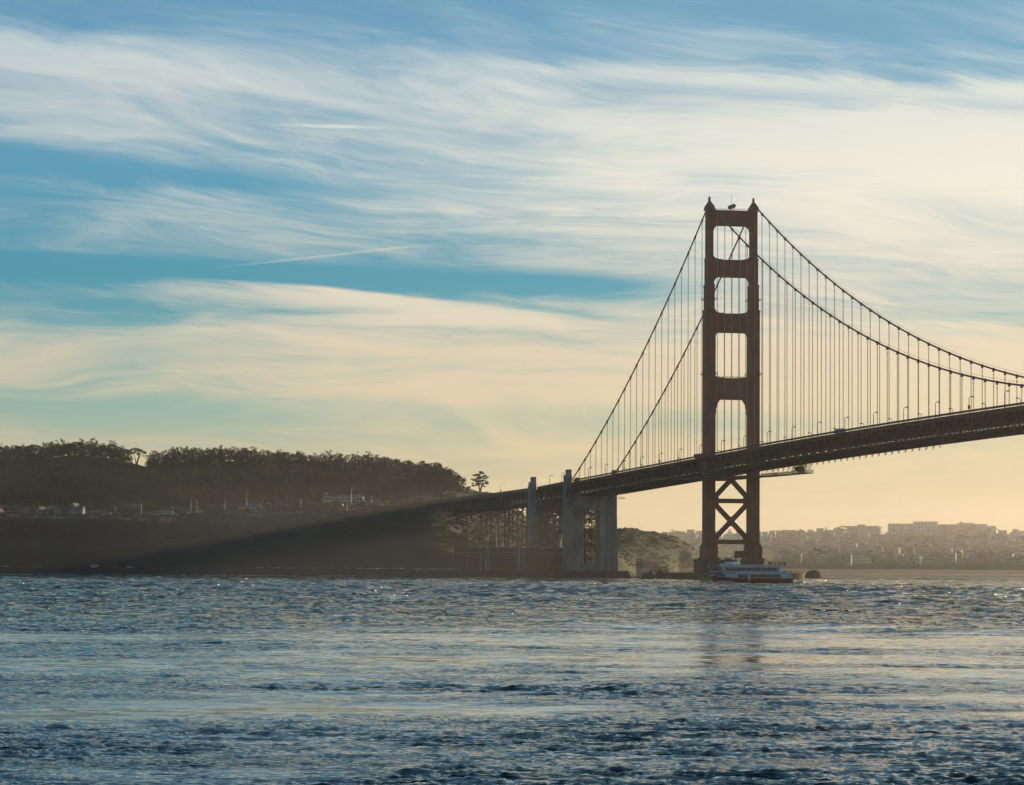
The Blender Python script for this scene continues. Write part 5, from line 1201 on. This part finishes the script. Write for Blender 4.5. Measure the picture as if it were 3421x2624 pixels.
# ------------------------------------------------------------------ ferry
FY = 1290.0; fs_ = FY / F
fo = At(2508, 1900, FY); FB = math.pi                # ferry local x runs from stern (0) to bow (L)
L_ = 279 * fs_
ferry = empty('sightseeing_ferry', (At(2648, 1900, FY).x, FY, 0), FB + 0.02, 'white and red double-decked sightseeing ferry passing in front of the tower pier', 'ferry')
def lx(px): return (2648 - px) * fs_                  # photo column to distance from the stern
def lz(py): return (1950.6 - py) * fs_
BWD = 4.2
# hull by stations: (x, half beam at deck, half beam at waterline, deck z)
ST = [(0, 3.8, 3.4, 1.9), (4, 4.1, 3.9, 1.95), (12, 4.2, 4.0, 2.0), (18, 4.2, 3.8, 2.1), (23, 3.9, 3.1, 3.9), (26.5, 3.1, 2.0, 4.1), (29.5, 1.9, .9, 4.3), (31.2, .9, .2, 4.45), (32.2, .12, .0, 4.6)]
def hull_sec(x):
    a = np.interp(x, [s[0] for s in ST], [s[1] for s in ST]); b_ = np.interp(x, [s[0] for s in ST], [s[2] for s in ST]); return a, b_
BOWZ = lz(1909); 
def bowx(z): return L_ - (BOWZ - z) * .46            # raked stem
def hullpart(name, zf0, zf1, m, x0=0.0, x1=None, nx=26, off=0.0):
    mb = MB(); xs = [x0 + ((x1 or 1e9) if x1 else L_) * 0 + i / nx for i in range(nx + 1)]
    rows_ = []
    for i in range(nx + 1):
        t = i / nx
        for j in range(5):
            u = j / 4; z = zf0(t) * (1 - u) + zf1(t) * u
            xe = min(x1 if x1 else 1e9, bowx(z)); x = x0 + (xe - x0) * t
            a, b_ = hull_sec(x / L_ * 32.2); f = max(0, min(1, z / 4.2)); hw_ = b_ * (1 - f) + a * f
            if x1 is None: hw_ *= (1 - max(0, (x - xe + .05)) ) if t == 1 else 1; hw_ = 0.06 if t == 1 else hw_
            rows_.append((x, hw_ + off, z))
    n5 = 5; V_ = [(x, -h, z) for x, h, z in rows_] + [(x, h, z) for x, h, z in rows_]; k = len(rows_); Fc = []
    for i in range(nx):
        for j in range(4):
            a = i * n5 + j; Fc.append((a, a + n5, a + n5 + 1, a + 1)); Fc.append((k + a, k + a + 1, k + a + n5 + 1, k + a + n5))
        a = i * n5 + 4; Fc.append((a, a + n5, k + a + n5, k + a))
    for j in range(4): Fc.append((j, j + 1, k + j + 1, k + j))
    mb.add(V_, Fc); return mb.build(name, m, ferry)
zr = lambda t: 2.05 if t < .62 else 2.05 + (t - .62) / .38 * .75      # top of the red band
sheer = lambda t: 4.05 + .55 * max(0, (t - .55) / .45) ** 1.5
hullpart('waterline_band', lambda t: -.6, lambda t: .62, DARKH)
hullpart('red_hull_band', lambda t: .62, zr, REDH)
# white upper hull forward, with the recessed lower cabin aft
XR = lx(2465)                                        # forward end of the lower window recess
hullpart('upper_hull', lambda t: 2.05 + (.62 + .38 * t - .62) * .9 if False else 2.05 + t * .75, lambda t: 4.05 + .6 * t ** 1.4, WHITEH, XR, None, 20)
MB().box(.3, XR, -3.55, 3.55, 2.05, 4.1).build('lower_cabin', WHITEH, ferry)
for sgn in (-1, 1):
    yf = sgn * BWD
    o = MB(); o.prism([(lx(2625), 2.05), (lx(2608), 2.05), (lx(2608), 4.35), (lx(2614), 5.3), (lx(2622), 5.2), (lx(2634), 3.6)], *sorted((yf - sgn * .15, yf)), 'y'); o.build('stern_quarter_panel', WHITEH, ferry)
    MB().box(lx(2608), XR + .3, *sorted((yf - sgn * .12, yf)), 3.55, 4.35).build('deck_band', WHITEH, ferry)
    wme = MB().box(-.62, .62, -.03, .03, 0, 1.15).mesh('cabin_window', GLASS)
    nwn = 17; a0, a1 = lx(2606), XR - .2
    for i in range(nwn): inst('cabin_window', wme, ferry, (a0 + (i + .5) * (a1 - a0) / nwn, yf - sgn * .58, 2.25), (0, 0, 0), ((a1 - a0) / nwn / 1.5, 1, 1))
    MB().box(lx(2508), lx(2499), *sorted((yf - sgn * .1, yf + sgn * .03)), 1.3, 4.0).build('side_door', WHITE, ferry)
    # upper deck windows
    a0, a1 = lx(2599), lx(2424); nwn = 24
    for i in range(nwn):
        inst('upper_window', MB().box(-(a1 - a0) / nwn * .40, (a1 - a0) / nwn * .40, -.03, .03, 0, 1.25).mesh('upper_window', GLASS) if i == 0 and sgn == -1 else bpy.data.meshes['upper_window'], ferry, (a0 + (i + .5) * (a1 - a0) / nwn, sgn * 3.62, 4.75))
MB().box(.3, XR, -BWD, BWD, 4.35, 4.5).build('main_deck', WHITEH, ferry)
mc = MB(); mc.taper((lx(2612), lx(2415), -3.6, 3.6), (lx(2606), lx(2411), -3.6, 3.6), 4.4, 6.45); mc.build('upper_cabin', WHITEH, ferry)
MB().box(lx(2632), lx(2408), -4.1, 4.1, 6.45, 6.75).build('roof_deck', WHITEH, ferry)
for sgn in (-1, 1):
    MB().prism([(lx(2632), 6.3), (lx(2408), 6.3), (lx(2404), 7.0), (lx(2408), 7.6), (lx(2470), 7.45), (lx(2480), 7.0), (lx(2632), 6.95)], *sorted((sgn * 4.12, sgn * 4.0)), 'y').build('bulwark', WHITEH, ferry)
    rr = MB()
    for hh in (7.2, 7.45): rr.bar((lx(2632), sgn * 4.05, hh), (lx(2478), sgn * 4.05, hh), .05)
    for i in range(26): xx = lx(2632) + i * (lx(2478) - lx(2632)) / 25; rr.bar((xx, sgn * 4.05, 6.75), (xx, sgn * 4.05, 7.5), .04)
    for hh in (4.6, 5.0, 5.3): rr.bar((.2, sgn * 3.7, hh - 2.3), (lx(2628), sgn * 3.9, hh - 2.3), .05)
    rr.build('deck_railing', WHITE, ferry)
rr = MB()
for hh in (5.1, 5.6): rr.tube([(XR + 8, -3.2, hh + .2), (L_ - 3.5, -1.4, hh + .35), (L_ - .9, 0, hh + .5), (L_ - 3.5, 1.4, hh + .35), (XR + 8, 3.2, hh + .2)], .035, 3)
rr.build('bow_railing', WHITE, ferry)
MB().prism([(XR - 1, 4.1), (L_ - .8, 4.75), (L_ - .8, 4.62), (XR - 1, 4.0)], -1.0, 1.0, 'y').build('foredeck', WHITEH, ferry)
# wheelhouse
wh = MB(); wh.taper((lx(2462), lx(2420), -2.6, 2.6), (lx(2460), lx(2425), -2.4, 2.4), 6.75, 8.3); wh.build('wheelhouse', WHITEH, ferry)
wh = MB(); wh.taper((lx(2445), lx(2423), -2.3, 2.3), (lx(2443), lx(2427), -2.0, 2.0), 8.3, 9.5); wh.build('wheelhouse_windows', GLASS, ferry)
for i in range(5):
    xx = lx(2443) + i * (lx(2425.5) - lx(2443)) / 4; MB().bar((xx, -2.33, 8.3), (xx - .1, -2.05, 9.5), .1).build('window_mullion', WHITE, ferry)
MB().box(lx(2455), lx(2422), -2.6, 2.6, 9.5, 9.68).build('wheelhouse_roof', WHITE, ferry)
ms = MB(); ms.bar((lx(2452), 0, 9.6), (lx(2455), 0, 12.6), .35); ms.bar((lx(2444), 0, 9.6), (lx(2454), 0, 11.6), .16); ms.bar((lx(2459), 0, 12.2), (lx(2447), 0, 12.2), .12); ms.bar((lx(2454), -1.3, 11.2), (lx(2454), 1.3, 11.2), .12); ms.bar((lx(2435), 0, 9.6), (lx(2435), 0, 10.7), .09); ms.bar((lx(2439), -.8, 10.4), (lx(2431), .8, 10.4), .12)
ms.build('mast', WHITE, ferry)
ex = MB(); ex.box(lx(2474), lx(2462), -1.5, 1.5, 6.75, 8.4); ex.bar((lx(2470), .8, 8.4), (lx(2470), .8, 9.6), .4); ex.bar((lx(2467), -.8, 8.4), (lx(2467), -.8, 9.6), .4); ex.build('funnel_housing', WHITEH, ferry)
MB().tube([(lx(2370), 0, 4.6), (lx(2370), 0, 6.9)], .05, 5).build('jackstaff', WHITE, ferry); MB().tube([(lx(2370), 0, 6.9), (lx(2370), 0, 7.2), (lx(2370), 0, 7.4)], [.2, .26, .1], 8).build('bow_light', WHITE, ferry)
MB().tube([(lx(2630), 0, 6.7), (lx(2630), 0, 9.6)], .05, 5).build('ensign_staff', WHITE, ferry)
fl = MB()
for i in range(7): fl.v += [(lx(2630) - .02 - i * .06, .25 * math.sin(i * .9), 9.5 - i * .10), (lx(2630) - .02 - i * .06, .25 * math.sin(i * .9) + .05, 8.3 - i * .10)]
fl.f = [(2 * i, 2 * i + 2, 2 * i + 3, 2 * i + 1) for i in range(6)]; fl.mi = [0] * 6
FLR = mat('red_flag_cloth', (0.30, 0.05, 0.04), (0.05, 0.05, 0.15), .8, 2.0); fl.build('ensign', FLR, ferry)
# swoosh emblem on both bows (dark red with pale edges)
MARO = mat('maroon_emblem_paint', (0.10, 0.018, 0.016), None, .5, 1)
def crescent(cx_, cz_, w_, h_, th0, th1, thick, n=16):
    out = []; inn = []
    for i in range(n + 1):
        t = i / n; a = th0 + (th1 - th0) * t; k = math.sin(math.pi * min(1, max(0, t))) ** .6 * thick
        out.append((cx_ + w_ * math.cos(a), cz_ + h_ * math.sin(a))); inn.append((cx_ + (w_ - k) * math.cos(a), cz_ + (h_ - k) * math.sin(a)))
    return out, inn
for sgn in (-1, 1):
    for idx, (mt, spec_) in enumerate(((MARO, [(2388, 1926, 3.1, 3.0, .05, 2.6, 1.25), (2404, 1929, 3.2, 2.2, .05, 2.6, 1.0), (2412, 1924, 2.2, 2.6, .2, 2.2, .9)]), (WHITE, [(2388, 1927.5, 3.5, 2.0, .0, 2.8, .16), (2398, 1934, 4.2, 2.2, .2, 2.9, .14)]))):
        for (cx_, cy_, w_, h_, t0_, t1_, tk) in spec_:
            o_, i_ = crescent(lx(cx_), lz(cy_) - .9, w_, h_, t0_, t1_, tk); mb = MB(); n = len(o_)
            for pts in (o_, i_):
                for (x, z) in pts:
                    z = max(1.0, min(4.2, z)); x = min(x, bowx(z) - .12); a, b_ = hull_sec(x / L_ * 32.2); f = max(0, min(1, z / 4.2)); h = b_ * (1 - f) + a * f + .05 + .03 * idx
                    mb.v.append((x, sgn * h, z))
            for i in range(n - 1): mb.f.append((i, i + 1, n + i + 1, n + i)); mb.mi.append(0)
            mb.build('hull_emblem', mt, ferry)
# bow wave
bwv = MB()
for sgn in (-1, 1):
    for i in range(26):
        x = L_ - 1.4 - i * .62; a, b_ = hull_sec(max(0, x) / L_ * 32.2); y = sgn * (b_ + .15 + .05 * i); hgt_ = .75 * math.exp(-((i - 7) / 7) ** 2) + .22 + .1 * rng.random()
        bwv.v += [(x, y - sgn * .4, -.2), (x, y, hgt_), (x, y + sgn * .9, -.1)]
    k = 0 if sgn < 0 else 78
    for i in range(25):
        for j in range(2): bwv.f.append((k + 3 * i + j, k + 3 * i + 3 + j, k + 3 * i + 4 + j, k + 3 * i + 1 + j)); bwv.mi.append(0)
o = bwv.build('bow_wave', FOAM); o.matrix_world = Matrix.Translation(ferry.location) @ Matrix.Rotation(FB + .02, 4, 'Z'); tag(o, 'white bow wave curling along the ferry hull', 'bow wave', kind='stuff')
wk_ = MB()
for i in range(40):
    for j in range(4): wk_.v.append((-1.0 - i * 1.3, (j - 1.5) * (1.6 + i * .10) + .5 * rng.normal(), .22 + .16 * rng.random() * math.exp(-i / 14)))
for i in range(39):
    for j in range(3):
        if rng.random() < .62 * math.exp(-i / 30): wk_.f.append((4 * i + j, 4 * i + 4 + j, 4 * i + 5 + j, 4 * i + 1 + j)); wk_.mi.append(0)
o = wk_.build('ferry_wake', FOAM); o.matrix_world = Matrix.Translation(ferry.location) @ Matrix.Rotation(FB + .02, 4, 'Z'); tag(o, 'broken white wake trailing from the ferry stern', 'wake', kind='stuff')
MF = Matrix.Translation(ferry.location) @ Matrix.Rotation(FB + .02, 4, 'Z')
pp = [(2490, 'in a light jacket near the front of the rail'), (2500, 'standing behind the wheelhouse'), (2510, 'at the middle of the upper rail'), (2515, 'close to a neighbour at the middle rail'), (2527, 'holding the rail amidships'), (2542, 'standing alone amidships'), (2568, 'first of the crowded group aft'), (2572, 'second of the crowded group aft'),
      (2576, 'third of the crowded group aft'), (2584, 'with raised hands behind the group'), (2591, 'leaning on the aft rail'), (2600, 'with both arms up near the stern'), (2609, 'standing aft beside the flag'), (2618, 'near the flag staff, left one'), (2621, 'near the flag staff, right one')]
for i, (px_, t_) in enumerate(pp):
    loc = MF @ Vector((lx(px_), 3.45 + .2 * (i % 3) - .1, 6.8)); o = inst('person', PM[i % 4], None, loc, (0, 0, math.pi + rng.uniform(-.6, .6)), 1.0 * rng.uniform(.94, 1.04)); tag(o, 'passenger on the ferry top deck ' + t_, 'person', 'passengers on the ferry')
for i, px_ in enumerate((2388, 2398)):
    o = inst('person', PM[1], None, MF @ Vector((lx(px_), .9, 4.6)), (0, 0, math.pi), .95); tag(o, ('left', 'right')[i] + ' one of two passengers on the ferry foredeck', 'person', 'passengers on the ferry')
for i, px_ in enumerate((2628, 2633, 2638)):
    o = inst('person', PM[(i + 1) % 4], None, MF @ Vector((lx(px_), 3.2, 2.05)), (0, 0, math.pi), .97); tag(o, ('left', 'middle', 'right')[i] + ' one of three passengers at the ferry stern', 'person', 'passengers on the ferry')
for i, px_ in enumerate((2632, 2640, 2664, 2672)):
    p = At(px_, 1900, 2015); r0 = BW(22.3, 0, 0)

# small boat with people by the fender
sb = empty('fishing_boat', (At(2160, 1900, 2010).x, 2010, 0), .12, 'small open boat carrying a few people between the rocks and the pier fender', 'boat')
mb = MB(); sts = [(-4.4, 1.1, .9), (-2, 1.35, .9), (1, 1.35, 1.0), (3.2, .9, 1.25), (4.6, .05, 1.6)]
for x, h, z in sts: mb.v += [(x, -h, z), (x, -h * .6, -.35), (x, h * .6, -.35), (x, h, z)]
for i in range(4):
    for j in range(3): mb.f.append((4 * i + j, 4 * i + j + 1, 4 * i + j + 5, 4 * i + j + 4)); mb.mi.append(0)
    mb.f.append((4 * i + 3, 4 * i, 4 * i + 4, 4 * i + 7)); mb.mi.append(0)
mb.f.append((0, 1, 2, 3)); mb.mi.append(0); mb.build('hull', mat('dark_boat_paint', (0.07, 0.04, 0.03), None, .6, 1), sb)
MB().box(-.4, 1.2, -.7, .7, .9, 2.3).build('console', METAL, sb); MB().box(-4.8, -4.3, -.3, .3, .3, 1.5).build('outboard_motor', POLE, sb)
for i, (xx, t_) in enumerate(((-3.3, 'seated furthest left'), (-1.7, 'left of the console'), (2.0, 'in front of the console'), (3.0, 'near the bow'))):
    o = inst('person', PM[(i + 1) % 4], None, Vector(sb.location) + Vector((xx, 0, .55)), (0, 0, 1.3 + i), .95); tag(o, 'person in the small open boat ' + t_, 'person', 'people in the small boat')
# people on the right end of the fender
for i, yy in enumerate((38.5, 39.6, 41, 44.3)):
    o = inst('person', PM[i % 4], None, BW(-8 if i % 2 else -10, yy, 4.15), (0, 0, rng.uniform(0, 6)), 1.0); tag(o, ('leftmost', 'second', 'third', 'rightmost')[i] + ' worker standing on the right end of the fender wall', 'person', 'workers on the fender')
# channel marker and small balloon-like birds
def bird(x, y, Yd, span, up, label, light=False, rz=0.0):
    p = At(x, y, Yd); e = empty('flying_bird', p, rz, label, 'bird', 'birds in flight'); m_ = FEATW if light else FEATH; s = span / 2
    MB().tube([(0, -s * .42, 0), (0, -s * .2, .01 * s), (0, .1 * s, 0), (0, s * .34, .02 * s), (0, s * .5, 0)], [s * .03, s * .09, s * .12, s * .06, s * .01], 6).build('body', m_, e)
    for q in (-1, 1):
        mb = MB(); pts = [(0, .14, -.10, 0), (.35, .16, -.08, up * .5), (.7, .10, -.08, up), (1.0, -.06, -.10, up * .82)]
        for a, f1_, b1_, z in pts: mb.v += [(q * a * s, f1_ * s, z * s), (q * a * s, (f1_ + b1_) / 2 * s, z * s + .03 * s), (q * a * s, b1_ * s, z * s), (q * a * s, (f1_ + b1_) / 2 * s, z * s - .01 * s)]
        for i in range(3):
            for j in range(4): mb.f.append((4 * i + j, 4 * i + (j + 1) % 4, 4 * i + 4 + (j + 1) % 4, 4 * i + 4 + j)); mb.mi.append(0)
        mb.build('wing', m_, e)
bird(1627, 2067, 225, .68, .45, 'dark seabird with raised wings low over the water at the picture centre', rz=.4)
for i, (x, y) in enumerate(((2523, 2050), (2578, 2051), (2627, 2054), (2665, 2052), (2722, 2051), (2768, 2054))):
    bird(x, y, 250, .42, (.3, .05, .35, .25, .1, .3)[i], ORD[i] + ' bird from the left in the row skimming the water below the ferry', rz=.3 * i)
bird(312, 366, 700, 1.1, .35, 'white gull high in the left part of the sky', True); bird(487, 642, 700, .75, .4, 'small dark bird in the left sky below the white gull')
bird(2576, 1052, 1500, 1.8, -.25, 'dark bird close to the right tower leg among the suspenders'); bird(2906, 1750, 1800, 1.2, .3, 'dark bird over the far skyline right of the ferry')
bird(2414, 1829, 1700, 1.3, .2, 'dark bird seen through the bottom opening of the tower'); bird(2596, 1879, 1500, 1.3, .5, 'dark bird above the ferry top deck'); bird(3156, 873, 1500, 1.3, .3, 'tiny dark bird in the right sky')

# ------------------------------------------------------------------ haze
hz = MB().box(-1900, 2600, -60, 4200, -3.5, 242).build('haze'); tag(hz, 'thin golden sea haze filling the strait', 'haze', kind='stuff')
m = bpy.data.materials.new('haze'); m.use_nodes = True; n = NT(m.node_tree)
pv = n.node('ShaderNodeVolumePrincipled'); pv.inputs['Density'].default_value = 2.9e-5; pv.inputs['Color'].default_value = (1.0, 0.96, 0.90, 1); pv.inputs['Anisotropy'].default_value = 0.76
o = n.node('ShaderNodeOutputMaterial'); n.l.new(pv.outputs[0], o.inputs['Volume']); hz.data.materials.append(m)

def mist(name, bx, dens, label):
    ms_ = MB().box(*bx).build(name); tag(ms_, label, 'mist', kind='stuff')
    m = bpy.data.materials.new(name); m.use_nodes = True; n = NT(m.node_tree)
    pv = n.node('ShaderNodeVolumePrincipled'); pv.inputs['Density'].default_value = dens; pv.inputs['Color'].default_value = (1.0, 0.93, 0.82, 1); pv.inputs['Anisotropy'].default_value = 0.76
    o = n.node('ShaderNodeOutputMaterial'); n.l.new(pv.outputs[0], o.inputs['Volume']); ms_.data.materials.append(m)
mist('sea_mist', (-260, 2400, 3070, 3990, -3.2, 78), 4.4e-4, 'pale golden mist hanging over the far shore and town')
mist('beach_spray', (40, 1300, 3000, 3060, -3.2, 8), 2.4e-3, 'bright golden mist lying low along the far beach')
mist('valley_mist', (-900, -190, 3080, 3262, 20, 100), 0.9e-4, 'thin haze lying between the wooded ridges on the left')
mist('shore_mist', (-360, -108, 1820, 2438, -3.1, 58), 0.75e-4, 'faint haze in front of the dark bluff, crossed by shafts of light')
mist('surf_spray', (-80, 30, 2560, 2980, -3.2, 8), 3.0e-4, 'bright golden spray over the surf right of the near pylon')
mist('spray_haze', (-82, 34, 2540, 2990, -3.25, 24), 1.6e-4, 'thin golden haze above the surf at the foot of the coastal bluff')
